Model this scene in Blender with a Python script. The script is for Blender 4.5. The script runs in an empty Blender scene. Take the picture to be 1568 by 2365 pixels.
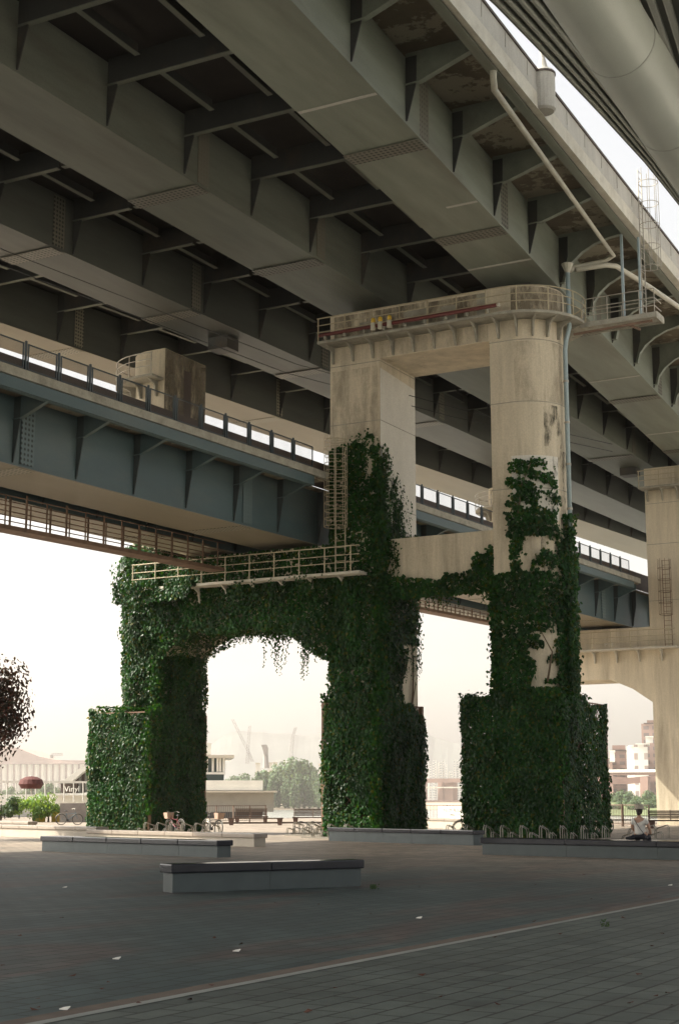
import bpy, math, random
from mathutils import Vector, Matrix, noise
random.seed(7)
R_=math.radians
SC=bpy.context.scene
COL=SC.collection
# ---------------------------------------------------------------- camera model (photo measured at 1568 px wide)
CF=3500.;CH=1850.;CX=784.;CY=1182.5;EYE=1.5
PT=math.atan((CH-CY)/CF);TH=R_(28.9)
s_,c_=math.sin(TH),math.cos(TH);sp,cp=math.sin(PT),math.cos(PT)
FW=Vector((-s_*cp,c_*cp,sp));RT=Vector((c_,s_,0));UPV=Vector((s_*sp,-c_*sp,cp))
def ray(x,y): return FW*CF+RT*(x-CX)-UPV*(y-CY)
def A(x,y,D):
    "real place of a far feature: bearing and elevation read from the photo, D metres away over the ground"
    d=ray(x,y);t=D/math.hypot(d.x,d.y)
    return Vector((d.x*t,d.y*t,EYE+d.z*t))
def onZ(x,y,z=0):
    d=ray(x,y);k=(z-EYE)/d.z;return Vector((d.x*k,d.y*k,z))
# ---------------------------------------------------------------- mesh helpers
ORG={}
def org(p):
    return ORG.get(p.name,Vector((0,0,0))) if p else Vector((0,0,0))
class MB:
    def __init__(s): s.v=[];s.f=[]
    def add(s,vs,fs):
        n=len(s.v);s.v+= [tuple(v) for v in vs];s.f+=[tuple(i+n for i in f) for f in fs];return s
    def box(s,x0,x1,y0,y1,z0,z1):
        return s.add([(x0,y0,z0),(x1,y0,z0),(x1,y1,z0),(x0,y1,z0),(x0,y0,z1),(x1,y0,z1),(x1,y1,z1),(x0,y1,z1)],
          [(0,3,2,1),(4,5,6,7),(0,1,5,4),(1,2,6,5),(2,3,7,6),(3,0,4,7)])
    def obox(s,c,u,v,w):
        "box centred at c with half vectors u v w"
        c,u,v,w=map(Vector,(c,u,v,w))
        P=[c+a*u+b*v+d*w for d in(-1,1) for a,b in((-1,-1),(1,-1),(1,1),(-1,1))]
        return s.add(P,[(0,3,2,1),(4,5,6,7),(0,1,5,4),(1,2,6,5),(2,3,7,6),(3,0,4,7)])
    def bar(s,a,b,w,h=None,up=(0,0,1)):
        a,b=Vector(a),Vector(b);h=h or w;d=(b-a)
        if d.length<1e-6: return s
        e=d.normalized();up=Vector(up)
        if abs(e.dot(up))>.98: up=Vector((1,0,0))
        x=e.cross(up).normalized();y=x.cross(e).normalized()
        return s.obox((a+b)/2,d/2,x*w/2,y*h/2)
    def tube(s,pts,r,n=8,caps=True):
        pts=[Vector(p) for p in pts];rs=r if isinstance(r,(list,tuple)) else [r]*len(pts)
        base=len(s.v);x=None
        for i,p in enumerate(pts):
            if i==0:d=pts[1]-p
            elif i==len(pts)-1:d=p-pts[-2]
            else:d=(pts[i+1]-p).normalized()+(p-pts[i-1]).normalized()
            d=d.normalized() if d.length>1e-9 else Vector((0,0,1))
            if x is None:
                x=d.orthogonal().normalized()
            x=(x-d*x.dot(d)).normalized();y=d.cross(x)
            for k in range(n):
                a=2*math.pi*k/n;s.v.append(tuple(p+(x*math.cos(a)+y*math.sin(a))*rs[i]))
        for i in range(len(pts)-1):
            for k in range(n):
                a=base+i*n+k;b=base+i*n+(k+1)%n;s.f.append((a,b,b+n,a+n))
        if caps:
            s.f.append(tuple(base+k for k in range(n))[::-1]);s.f.append(tuple(base+(len(pts)-1)*n+k for k in range(n)))
        return s
    def prism(s,poly,z0,z1):
        n=len(poly)
        return s.add([(x,y,z0) for x,y in poly]+[(x,y,z1) for x,y in poly],
          [tuple(range(n))[::-1],tuple(range(n,2*n))]+[(i,(i+1)%n,n+(i+1)%n,n+i) for i in range(n)])
    def xprism(s,poly,y0,y1):
        "poly in x,z extruded along y"
        n=len(poly)
        return s.add([(x,y0,z) for x,z in poly]+[(x,y1,z) for x,z in poly],
          [tuple(range(n)),tuple(range(n,2*n))[::-1]]+[(i,n+i,n+(i+1)%n,(i+1)%n) for i in range(n)])
    def strip(s,secs,closed=True):
        "loft sections (lists of points)"
        b=len(s.v);n=len(secs[0])
        for q in secs:
            for p in q:s.v.append(tuple(p))
        for i in range(len(secs)-1):
            for k in range(n if closed else n-1):
                a=b+i*n+k;c=b+i*n+(k+1)%n;s.f.append((a,c,c+n,a+n))
        if closed:
            s.f.append(tuple(b+k for k in range(n))[::-1]);s.f.append(tuple(b+(len(secs)-1)*n+k for k in range(n)))
        return s
    def sph(s,c,r,seg=12,rings=8):
        c=Vector(c);rr=r if isinstance(r,(tuple,list)) else (r,r,r);b=len(s.v)
        for i in range(rings+1):
            t=math.pi*i/rings
            for k in range(seg):
                a=2*math.pi*k/seg
                s.v.append((c.x+rr[0]*math.sin(t)*math.cos(a),c.y+rr[1]*math.sin(t)*math.sin(a),c.z+rr[2]*math.cos(t)))
        for i in range(rings):
            for k in range(seg):
                a=b+i*seg+k;d=b+i*seg+(k+1)%seg;s.f.append((a,a+seg,d+seg,d))
        return s
    def build(s,name,m,parent=None,smooth=False,bevel=0):
        o=org(parent);me=bpy.data.meshes.new(name)
        me.from_pydata([(x-o.x,y-o.y,z-o.z) for x,y,z in s.v],[],s.f)
        me.update()
        if isinstance(m,(list,tuple)):
            for q in m:me.materials.append(q)
        else: me.materials.append(m)
        if smooth:
            for p in me.polygons:p.use_smooth=True
        ob=bpy.data.objects.new(name,me);COL.objects.link(ob);ob.parent=parent
        ORG[ob.name]=o
        if bevel:
            b=ob.modifiers.new('bevel','BEVEL');b.width=bevel;b.segments=2;b.limit_method='ANGLE'
        if smooth=='auto':
            pass
        return ob
def thing(name,label,cat,loc=(0,0,0),group=None):
    o=bpy.data.objects.new(name,None);COL.objects.link(o);o.location=loc;o.empty_display_size=.3
    ORG[o.name]=Vector(loc);o['label']=label;o['category']=cat
    if group:o['group']=group
    return o
def tag(o,label,cat,group=None):
    o['label']=label;o['category']=cat
    if group:o['group']=group
    return o
def kind(o,k,label=None):
    o['kind']=k
    if label:o['label']=label
    return o
def kids(o): return [c for c in bpy.data.objects if c.parent==o]
def dup(root,loc,rz=0,label=None,scale=None):
    r=root.copy();COL.objects.link(r);r.location=loc;r.rotation_euler=(0,0,rz)
    if scale:r.scale=(scale,)*3 if not isinstance(scale,tuple) else scale
    if label:r['label']=label
    for ch in kids(root):
        c=ch.copy();COL.objects.link(c);c.parent=r
        for g in kids(ch):
            d=g.copy();COL.objects.link(d);d.parent=c
    return r
# ---------------------------------------------------------------- materials
def newmat(name):
    m=bpy.data.materials.new(name);m.use_nodes=True;nt=m.node_tree;nt.nodes.clear()
    out=nt.nodes.new('ShaderNodeOutputMaterial');return m,nt,out
def N(nt,t,**k):
    n=nt.nodes.new(t)
    for a,b in k.items():
        if a.startswith('_'):n.inputs[a[1:].replace('_',' ')].default_value=b
        else:setattr(n,a,b)
    return n
def ramp(nt,src,stops):
    r=nt.nodes.new('ShaderNodeValToRGB');e=r.color_ramp.elements
    while len(e)<len(stops):e.new(.5)
    for i,(p,c) in enumerate(stops):
        e[i].position=p;e[i].color=(c[0],c[1],c[2],1) if isinstance(c,tuple) else (c,c,c,1)
    nt.links.new(src,r.inputs[0]);return r.outputs[0]
def mixc(nt,f,a,b,mode='MIX'):
    n=nt.nodes.new('ShaderNodeMix');n.data_type='RGBA';n.blend_type=mode
    for i,v in((0,f),(6,a),(7,b)):
        if hasattr(v,'is_output') or hasattr(v,'links'):nt.links.new(v,n.inputs[i])
        elif i==0:n.inputs[0].default_value=v
        else:n.inputs[i].default_value=(v[0],v[1],v[2],1)
    return n.outputs[2]
def surf(name,base,rough=.6,metal=0.,var=.15,scale=1.5,fine=12,bump=.15,stretch=(1,1,1),stain=None,stain_amt=.5,spec=.5,coat=0,bd=.01,edge=(.5,.68)):
    m,nt,out=newmat(name);L=nt.links
    tc=N(nt,'ShaderNodeTexCoord');geo=N(nt,'ShaderNodeNewGeometry')
    mp=N(nt,'ShaderNodeMapping');mp.inputs['Scale'].default_value=stretch;L.new(geo.outputs['Position'],mp.inputs[0])
    n1=N(nt,'ShaderNodeTexNoise',_Scale=scale,_Detail=6.,_Roughness=.6);L.new(mp.outputs[0],n1.inputs[0])
    n2=N(nt,'ShaderNodeTexNoise',_Scale=float(fine),_Detail=4.);L.new(geo.outputs['Position'],n2.inputs[0])
    lo=tuple(b*(1-var) for b in base);hi=tuple(min(1,b*(1+var)) for b in base)
    c=ramp(nt,n1.outputs[0],[(.3,lo),(.7,hi)])
    if stain:
        n3=N(nt,'ShaderNodeTexNoise',_Scale=scale*.6,_Detail=8.,_Roughness=.7)
        mp3=N(nt,'ShaderNodeMapping');mp3.inputs['Scale'].default_value=stretch;mp3.inputs['Location'].default_value=(31,17,5);L.new(geo.outputs['Position'],mp3.inputs[0]);L.new(mp3.outputs[0],n3.inputs[0])
        f=ramp(nt,n3.outputs[0],[(edge[0],0.),(edge[1],stain_amt)])
        c=mixc(nt,f,c,stain)
    g=ramp(nt,n2.outputs[0],[(.3,.88),(.7,1.06)])
    c=mixc(nt,1.,c,g,'MULTIPLY')
    b=N(nt,'ShaderNodeBsdfPrincipled',_Roughness=rough,_Metallic=metal);L.new(c,b.inputs['Base Color'])
    b.inputs['Specular IOR Level'].default_value=spec
    if coat:b.inputs['Coat Weight'].default_value=coat
    if bump:
        bp=N(nt,'ShaderNodeBump',_Strength=bump,_Distance=bd);L.new(n2.outputs[0],bp.inputs['Height']);L.new(bp.outputs[0],b.inputs['Normal'])
    L.new(b.outputs[0],out.inputs[0]);return m
M={}
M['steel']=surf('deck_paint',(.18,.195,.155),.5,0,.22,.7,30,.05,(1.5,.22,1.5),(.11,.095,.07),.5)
M['steel_mid']=surf('deck_paint_half_shade',(.125,.135,.108),.55,0,.22,.7,30,.05,(1.5,.22,1.5),(.08,.07,.05),.5)  # same deck paint darkened, half shade put into the colour
M['steel_shade']=surf('deck_paint_shaded',(.070,.074,.062),.55,0,.22,.7,30,.05,(1.5,.22,1.5),(.045,.038,.03),.5)  # same deck paint, shade of the left deck put into the colour
M['steel_dark']=surf('deck_paint_deep_shade',(.032,.033,.030),.6,0,.2,.6,30,.05,(1,.3,1),(.09,.065,.04),.6)  # webs and stiffeners darkened, shade between girders put into the colour
M['rstiff']=surf('rail_deck_stiffener',(.035,.045,.045),.6,0,.15,1,30,.05)
M['rsteel']=surf('rail_deck_paint',(.062,.100,.105),.5,0,.15,.5,30,.05,(1,.25,1),(.15,.15,.12),.35)
M['rsoffit']=surf('rail_deck_soffit_paint',(.20,.175,.125),.55,0,.12,.5,30,.05,(1,.25,1),(.2,.16,.1),.3)
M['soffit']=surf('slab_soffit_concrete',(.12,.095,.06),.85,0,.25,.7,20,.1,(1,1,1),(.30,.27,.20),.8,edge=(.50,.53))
M['soffit_dark']=surf('soffit_recess_shade',(.022,.018,.015),.85,0,.3,.7,20,.1)  # colour carries the deep shade between the girders
M['conc']=surf('pier_concrete',(.58,.505,.375),.85,0,.18,.9,18,.12,(1.6,1.6,.16),(.27,.225,.16),.7)
M['conc_light']=surf('patched_concrete',(.64,.61,.54),.85,0,.06,1.5,18,.08,(1,1,.4))
M['conc_grey']=surf('coping_concrete',(.33,.31,.25),.85,0,.2,2,20,.2,(1,1,1),(.14,.13,.11),.6)
M['parapet']=surf('parapet_panel_grey',(.42,.40,.355),.7,0,.12,1.2,25,.05,(1,1,.3),(.25,.22,.18),.4)
M['pale']=surf('pale_edge_beam',(.52,.49,.41),.7,0,.12,1.5,25,.08,(1,1,1),(.3,.25,.17),.4)
M['galv']=surf('galvanised_rail',(.38,.35,.29),.45,.4,.15,3,40,.05)
M['galv_y']=surf('weathered_rail',(.42,.36,.24),.5,.2,.15,3,40,.05)
M['rust']=surf('rusty_steel',(.16,.10,.065),.8,0,.3,2,30,.2)
M['pipe']=surf('pvc_pipe',(.50,.47,.38),.4,0,.1,1.5,30,.03,(1,1,1),(.3,.26,.18),.4)
M['blue_pipe']=surf('blue_grey_paint',(.30,.37,.38),.45,0,.1,2,30,.03,(1,1,.3))
M['redpipe']=surf('red_fire_pipe',(.13,.03,.025),.5,0,.15,2,30,.03)
M['yellow']=surf('yellow_plastic',(.75,.50,.05),.4,0,.1,3,30,.02)
M['granite']=surf('granite_grey',(.062,.080,.082),.5,0,.12,2.2,160,.05)
M['granite_d']=surf('granite_cap',(.022,.024,.032),.17,0,.15,2,200,.015)
M['granite_w']=surf('granite_warm',(.36,.32,.26),.6,0,.1,2.2,160,.05)
M['granite_wd']=surf('granite_warm_cap',(.26,.22,.18),.35,0,.1,2.2,160,.05)
M['wood']=surf('bench_wood',(.075,.045,.03),.6,0,.2,4,30,.1,(1,6,1))
M['benchstone']=surf('bench_stone',(.11,.065,.05),.8,0,.15,4,60,.1)
M['black']=surf('black_metal',(.025,.025,.025),.5,.1,.1,4,30,.02)
M['rail_fence']=surf('brown_fence_paint',(.17,.12,.09),.5,.2,.15,3,30,.02)
M['chrome']=surf('polished_steel',(.28,.265,.23),.35,.8,.05,3,30,.01)
M['mesh_dark']=surf('dark_wire',(.06,.055,.05),.6,.3,.1,3,30,.01)
M['post']=surf('trellis_post_rust',(.20,.12,.075),.75,0,.2,3,40,.1)
M['post_pale']=surf('trellis_post_pale',(.46,.36,.24),.7,0,.15,3,40,.1)
M['bark']=surf('bark',(.09,.065,.045),.9,0,.25,4,30,.4,(1,1,.3))
M['vine']=surf('vine_stem',(.12,.085,.05),.9,0,.2,5,30,.3)
M['jgrey']=surf('canopy_metal',(.30,.31,.27),.45,0,.1,.6,30,.03)
M['jdark']=surf('canopy_groove',(.11,.115,.095),.6,0,.1,.6,30,.03)
M['jtube']=surf('arch_tube_paint',(.40,.42,.37),.4,0,.06,.5,60,.02)
M['white']=surf('white_render',(.78,.76,.70),.6,0,.05,1,20,.03)
M['cream']=surf('cream_render',(.62,.57,.48),.7,0,.06,1,20,.03)
M['greyw']=surf('grey_cladding',(.50,.49,.45),.7,0,.08,1,20,.03)
M['farsteel']=surf('far_steel',(.30,.27,.25),.8,0,.1,.05,5,.0)
M['brick']=surf('brown_cladding',(.32,.21,.17),.8,0,.15,.05,5,.03)
M['apt']=surf('pale_apartment',(.66,.63,.57),.8,0,.08,.05,5,.02)
M['skin']=surf('skin',(.50,.30,.21),.55,0,.06,6,60,.02)
M['shirt']=surf('white_shirt',(.70,.67,.62),.85,0,.06,14,80,.35,bd=.02)
M['straw']=surf('straw_hat',(.42,.37,.30),.85,0,.08,20,120,.3)
M['darkcloth']=surf('dark_trousers',(.02,.02,.028),.85,0,.15,10,80,.2)
M['hair']=surf('dark_hair',(.03,.018,.012),.6,0,.2,30,80,.2)
M['tyre']=surf('tyre_rubber',(.02,.02,.02),.8,0,.1,10,60,.1)
M['redframe']=surf('red_bike_paint',(.16,.02,.03),.35,0,.1,5,60,0)
M['blueframe']=surf('blue_bike_paint',(.06,.13,.17),.35,0,.1,5,60,0)
M['basket']=surf('bike_basket',(.40,.27,.20),.6,0,.15,15,60,.2)
M['bounce_pale']=surf('pale_bounce_ground',(.60,.56,.49),.85,0,.1,.5,20,.1)
M['stripe']=surf('pale_paving_strip',(.22,.235,.215),.6,0,.12,2.5,60,.05)
M['redpave']=surf('brown_paving_strip',(.10,.075,.058),.8,0,.2,3.5,60,.1)
M['litter']=surf('paper_scrap',(.75,.73,.68),.8,0,.05,5,60,.1)
M['deadleaf']=surf('dead_leaf',(.09,.035,.022),.8,0,.3,15,60,.1)
M['bank']=surf('river_bank',(.30,.25,.18),.9,0,.2,.02,2,.1)
M['bankgreen']=surf('grassy_bank',(.11,.14,.05),.9,0,.3,.03,2,.2)
M['hill']=surf('wooded_hill',(.065,.07,.062),.95,0,.3,.004,.05,.0)
M['umb']=surf('red_parasol_cloth',(.075,.014,.010),.8,0,.1,4,40,.05)
M['yellowbox']=surf('yellow_board',(.55,.38,.05),.6,0,.15,3,30,.02)
M['greyboard']=surf('grey_board',(.22,.20,.19),.7,0,.15,2,30,.02)
M['darkblue']=surf('dark_window_band',(.05,.065,.075),.3,0,.1,2,30,.0)
M['brown_beam']=surf('brown_beam',(.07,.05,.04),.7,0,.2,1,20,.05)
# bolted splice plate: dotted by voronoi
def splice(name,base,sc=5.5):
    m,nt,out=newmat(name);L=nt.links;geo=N(nt,'ShaderNodeNewGeometry')
    v=N(nt,'ShaderNodeTexVoronoi',_Scale=sc,_Randomness=0.);L.new(geo.outputs['Position'],v.inputs[0])
    c=ramp(nt,v.outputs['Distance'],[(.22,tuple(b*.15 for b in base)),(.40,base)])
    b=N(nt,'ShaderNodeBsdfPrincipled',_Roughness=.55);L.new(c,b.inputs['Base Color'])
    bp=N(nt,'ShaderNodeBump',_Strength=.8,_Distance=.02);bp.invert=True;L.new(v.outputs['Distance'],bp.inputs['Height']);L.new(bp.outputs[0],b.inputs['Normal'])
    L.new(b.outputs[0],out.inputs[0]);return m
M['splice']=splice('bolted_splice',(.14,.13,.10));M['rsplice']=splice('bolted_splice_blue',(.10,.14,.14));M['ssplice']=splice('bolted_splice_tan',(.26,.24,.18))
# wire mesh infill: real thin alpha weave
def wire(name,base,a,scale=20.):
    m,nt,out=newmat(name);L=nt.links;geo=N(nt,'ShaderNodeNewGeometry')
    b=N(nt,'ShaderNodeBsdfPrincipled',_Roughness=.6,_Metallic=.3);b.inputs['Base Color'].default_value=(*base,1)
    t=N(nt,'ShaderNodeBsdfTransparent');mx=N(nt,'ShaderNodeMixShader')
    v=N(nt,'ShaderNodeTexVoronoi',_Scale=scale,_Randomness=.3);L.new(geo.outputs['Position'],v.inputs[0])
    f=ramp(nt,v.outputs['Distance'],[(.2,a*.8),(.5,a*1.2)])
    L.new(f,mx.inputs[0]);L.new(t.outputs[0],mx.inputs[1]);L.new(b.outputs[0],mx.inputs[2]);L.new(mx.outputs[0],out.inputs[0]);return m
M['wiremesh']=wire('wire_mesh_infill',(.07,.055,.045),.22)
M['panelframe']=surf('dark_panel_frame',(.045,.06,.065),.5,.2,.1,3,30,.02)
def glass(name,base):
    m,nt,out=newmat(name);L=nt.links
    b=N(nt,'ShaderNodeBsdfPrincipled',_Roughness=.08);b.inputs['Base Color'].default_value=(*base,1);b.inputs['Specular IOR Level'].default_value=.9
    L.new(b.outputs[0],out.inputs[0]);return m
M['glass']=glass('window_glass',(.10,.14,.14));M['glass2']=glass('tinted_glass',(.22,.23,.2))
def leafmat(name,cols,trans=.35,rough=.5,spec=.4):
    m,nt,out=newmat(name);L=nt.links;geo=N(nt,'ShaderNodeNewGeometry')
    c=ramp(nt,geo.outputs['Random Per Island'],[(i/(len(cols)-1),c) for i,c in enumerate(cols)])
    n=N(nt,'ShaderNodeTexNoise',_Scale=.7,_Detail=3.);L.new(geo.outputs['Position'],n.inputs[0])
    g=ramp(nt,n.outputs[0],[(.35,.65),(.65,1.25)]);c=mixc(nt,1.,c,g,'MULTIPLY')
    b=N(nt,'ShaderNodeBsdfPrincipled',_Roughness=rough);L.new(c,b.inputs['Base Color']);b.inputs['Specular IOR Level'].default_value=spec
    t=N(nt,'ShaderNodeBsdfTranslucent');c2=mixc(nt,1.,c,(2.6,1.9,.5),'MULTIPLY');L.new(c2,t.inputs[0])
    mx=N(nt,'ShaderNodeMixShader');mx.inputs[0].default_value=trans;L.new(b.outputs[0],mx.inputs[1]);L.new(t.outputs[0],mx.inputs[2]);L.new(mx.outputs[0],out.inputs[0]);return m
M['ivy']=leafmat('ivy_leaves',[(.006,.034,.006),(.010,.054,.008),(.008,.044,.012),(.022,.085,.008),(.008,.040,.005),(.016,.068,.008),(.010,.048,.009),(.075,.085,.008)],.33,.4,.2)
M['treeleaf']=leafmat('tree_leaves',[(.018,.018,.009),(.03,.018,.012),(.06,.018,.012),(.022,.025,.012)],.16,.5)
M['bush']=leafmat('bush_leaves',[(.06,.14,.03),(.10,.20,.05),(.14,.25,.07),(.08,.16,.04)],.4,.5)
M['bushd']=leafmat('dark_bush_leaves',[(.03,.07,.03),(.05,.10,.04),(.07,.12,.05)],.3,.5)
M['fartree']=leafmat('far_tree_leaves',[(.05,.09,.04),(.07,.12,.05),(.09,.15,.06),(.05,.1,.06)],.2,.7)
# paving
def paving():
    m,nt,out=newmat('concrete_pavers');L=nt.links;geo=N(nt,'ShaderNodeNewGeometry')
    sx=N(nt,'ShaderNodeSeparateXYZ');L.new(geo.outputs['Position'],sx.inputs[0])
    mp=N(nt,'ShaderNodeMapping');mp.inputs['Rotation'].default_value=(0,0,R_(90));L.new(geo.outputs['Position'],mp.inputs[0])
    br=N(nt,'ShaderNodeTexBrick',_Scale=1.,_Mortar_Size=.014);br.inputs['Brick Width'].default_value=.50;br.inputs['Row Height'].default_value=.25
    br.inputs['Color1'].default_value=(.74,.76,.76,1);br.inputs['Color2'].default_value=(1.16,1.14,1.12,1);br.inputs['Mortar'].default_value=(.12,.12,.12,1);L.new(mp.outputs[0],br.inputs[0])
    # big colour fields of differently tinted pavers
    n=N(nt,'ShaderNodeTexNoise',_Scale=.30,_Detail=2.);mp2=N(nt,'ShaderNodeMapping');mp2.inputs['Scale'].default_value=(1.7,.5,1);L.new(geo.outputs['Position'],mp2.inputs[0]);L.new(mp2.outputs[0],n.inputs[0])
    c=ramp(nt,n.outputs[0],[(.42,(.038,.062,.062)),(.50,(.050,.070,.067)),(.56,(.074,.056,.050)),(.66,(.046,.064,.061))])
    # far plaza pale warm granite, drawn nearer so its colour brightens the sunlit band
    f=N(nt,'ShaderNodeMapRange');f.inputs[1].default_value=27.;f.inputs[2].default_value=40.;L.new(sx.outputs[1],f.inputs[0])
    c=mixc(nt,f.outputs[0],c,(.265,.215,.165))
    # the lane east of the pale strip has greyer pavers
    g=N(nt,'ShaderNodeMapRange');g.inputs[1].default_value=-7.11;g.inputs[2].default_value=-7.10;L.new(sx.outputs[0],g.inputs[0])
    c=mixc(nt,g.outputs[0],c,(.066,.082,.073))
    n2=N(nt,'ShaderNodeTexNoise',_Scale=1.6,_Detail=8.,_Roughness=.65);L.new(geo.outputs['Position'],n2.inputs[0])
    c=mixc(nt,1.,c,ramp(nt,n2.outputs[0],[(.3,.78),(.7,1.18)]),'MULTIPLY')
    c=mixc(nt,1.,c,br.outputs[0],'MULTIPLY')
    vs=N(nt,'ShaderNodeTexVoronoi',_Scale=1.7);L.new(geo.outputs['Position'],vs.inputs[0]);c=mixc(nt,1.,c,ramp(nt,vs.outputs['Distance'],[(.035,.45),(.06,1.)]),'MULTIPLY')
    n4=N(nt,'ShaderNodeTexNoise',_Scale=.55,_Detail=9.,_Roughness=.75);mp4=N(nt,'ShaderNodeMapping');mp4.inputs['Location'].default_value=(7,3,1);L.new(geo.outputs['Position'],mp4.inputs[0]);L.new(mp4.outputs[0],n4.inputs[0]);c=mixc(nt,1.,c,ramp(nt,n4.outputs[0],[(.38,.72),(.5,1.),(.64,1.22)]),'MULTIPLY')
    n3=N(nt,'ShaderNodeTexNoise',_Scale=90.,_Detail=2.);L.new(geo.outputs['Position'],n3.inputs[0])
    c=mixc(nt,1.,c,ramp(nt,n3.outputs[0],[(.3,.8),(.7,1.15)]),'MULTIPLY')
    b=N(nt,'ShaderNodeBsdfPrincipled',_Roughness=.62);L.new(c,b.inputs['Base Color'])
    bp=N(nt,'ShaderNodeBump',_Strength=.5,_Distance=.006);L.new(br.outputs[1],bp.inputs['Height']);bp.invert=True
    bp2=N(nt,'ShaderNodeBump',_Strength=.25,_Distance=.01);L.new(n2.outputs[0],bp2.inputs['Height']);L.new(bp.outputs[0],bp2.inputs['Normal']);L.new(bp2.outputs[0],b.inputs['Normal'])
    L.new(b.outputs[0],out.inputs[0]);return m
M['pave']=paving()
def water():
    m,nt,out=newmat('river_water');L=nt.links;geo=N(nt,'ShaderNodeNewGeometry')
    n=N(nt,'ShaderNodeTexNoise',_Scale=.8,_Detail=4.);L.new(geo.outputs['Position'],n.inputs[0])
    b=N(nt,'ShaderNodeBsdfPrincipled',_Roughness=.15);b.inputs['Base Color'].default_value=(.30,.30,.27,1)
    bp=N(nt,'ShaderNodeBump',_Strength=.1,_Distance=.1);L.new(n.outputs[0],bp.inputs['Height']);L.new(bp.outputs[0],b.inputs['Normal'])
    L.new(b.outputs[0],out.inputs[0]);return m
M['water']=water()
def facade(name,wall,win,sx,sz,wx=.5,wz=.5):
    m,nt,out=newmat(name);L=nt.links;tc=N(nt,'ShaderNodeTexCoord')
    br=N(nt,'ShaderNodeTexBrick',_Scale=1.,_Mortar_Size=float(sz*wz*.5));br.offset=0;br.inputs['Brick Width'].default_value=sx;br.inputs['Row Height'].default_value=sz
    for k,c in(('Color1',win),('Color2',tuple(q*.8 for q in win)),('Mortar',wall)):br.inputs[k].default_value=(*c,1)
    L.new(tc.outputs['UV'],br.inputs[0])
    b=N(nt,'ShaderNodeBsdfPrincipled',_Roughness=.6);L.new(br.outputs[0],b.inputs['Base Color']);L.new(b.outputs[0],out.inputs[0]);return m
# ---------------------------------------------------------------- bridge geometry (measured)
Y0=57.3;T=3.5;Y1=Y0+T
b1r=lambda y:-21.9-.08*(y-Y0);b1l=lambda y:-24.8-.0785*(y-Y0)
b2r=lambda y:-29.55;b2l=lambda y:-32.65
b3r=lambda y:-37.7+.045*(y-Y0);b3l=lambda y:-40.5+.04*(y-Y0)
b4r=lambda y:-46.2+.1*(y-Y0);b4l=lambda y:-49.1+.09*(y-Y0)
eR=lambda y:-19.0-.05*(y-Y0)          # tip of the right hand brackets
pR=lambda y:-18.35-.045*(y-Y0)        # outer face of right parapet
eL=lambda y:b4l(y)-.25-max(0,min(3.2,(y-84)*.5))
ST=[37.5+4.5*i for i in range(-5,25)]  # cross frame stations 15..145.5
YA,YB=-45.,147.
def quadstrip(mb,fa,fb,z0,z1,ys):
    secs=[[(fa(y),y,z0),(fb(y),y,z0),(fb(y),y,z1),(fa(y),y,z1)] for y in ys]
    mb.strip(secs)
YS=[YA]+ST+[YB]
def girder(root,name,fl,fr,z0,z1,m,ms,stn,sp,soff=None,sides='both',wed=.42,skip=None):
    mb=MB();quadstrip(mb,fl,fr,z0,z1,[YA,YB])
    g=mb.build(name,m,root)
    if soff:
        mb=MB();quadstrip(mb,lambda y:fl(y)-.06,lambda y:fr(y)+.06,z0-.03,z0-.004,[YA,YB]);mb.build('bottom_flange',soff,g)
    for y in stn:
        for sd,fx in((1,fr),(-1,fl)):
            x=fx(y)
            MB().xprism([(x+sd*.003,z0+.08),(x+sd*.003,z1-.02),(x+sd*wed,z1-.02),(x+sd*wed*.95,z1-.95),(x+sd*.05,z0+.08)][::sd],y-.02,y+.02).build('stiffener',M['rstiff'] if m==M['rsteel'] else M['steel_dark'],g)
    for y in sp:
        MB().box(fl(y)+.02,fr(y)-.02,y-.42,y+.42,z0-.055,z0-.034).build('splice_plate',M['ssplice'] if soff else ms,g)
        for fx,sd in((fr,1),(fl,-1)):
            x=fx(y);MB().box(min(x+sd*.004,x+sd*.03),max(x+sd*.004,x+sd*.03),y-.35,y+.35,z0+.1,z1-.1).build('splice_plate',ms,g)
    return g
# ---- upper road decks
ZB=23.5;ZW=25.85
def lerp(a,b,t):return a+(b-a)*t
def bracket_poly(x0,x1,z0,z1,ztop,curve=False):
    if not curve:return [(x0,ztop),(x0,z0),(lerp(x0,x1,.22),z0+.02),(x1,z1),(x1,ztop)]
    P=[(x0,ztop),(x0,z0-1.1)]
    for i in range(7):
        a=math.pi/2*i/6;P.append((x0+.25+(x1-x0-.25)*(1-math.cos(a)),z0-1.1+(z1-z0+1.1)*math.sin(a)))
    P.append((x1,ztop));return P
up=thing('upper_road_deck','grey green steel road deck overhead on wide box girders, its pale parapet against the sky','bridge deck',(-28,57,25))
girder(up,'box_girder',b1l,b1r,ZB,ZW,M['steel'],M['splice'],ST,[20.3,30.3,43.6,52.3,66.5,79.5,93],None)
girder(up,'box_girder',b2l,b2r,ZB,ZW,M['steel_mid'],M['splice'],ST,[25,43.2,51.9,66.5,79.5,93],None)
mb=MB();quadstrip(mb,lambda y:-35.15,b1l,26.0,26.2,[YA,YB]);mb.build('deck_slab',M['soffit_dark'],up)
mb=MB();quadstrip(mb,lambda y:b1l(y)+.001,lambda y:pR(y)-.35,26.0,26.2,YS);mb.build('cantilever_slab',M['soffit'],up)
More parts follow.
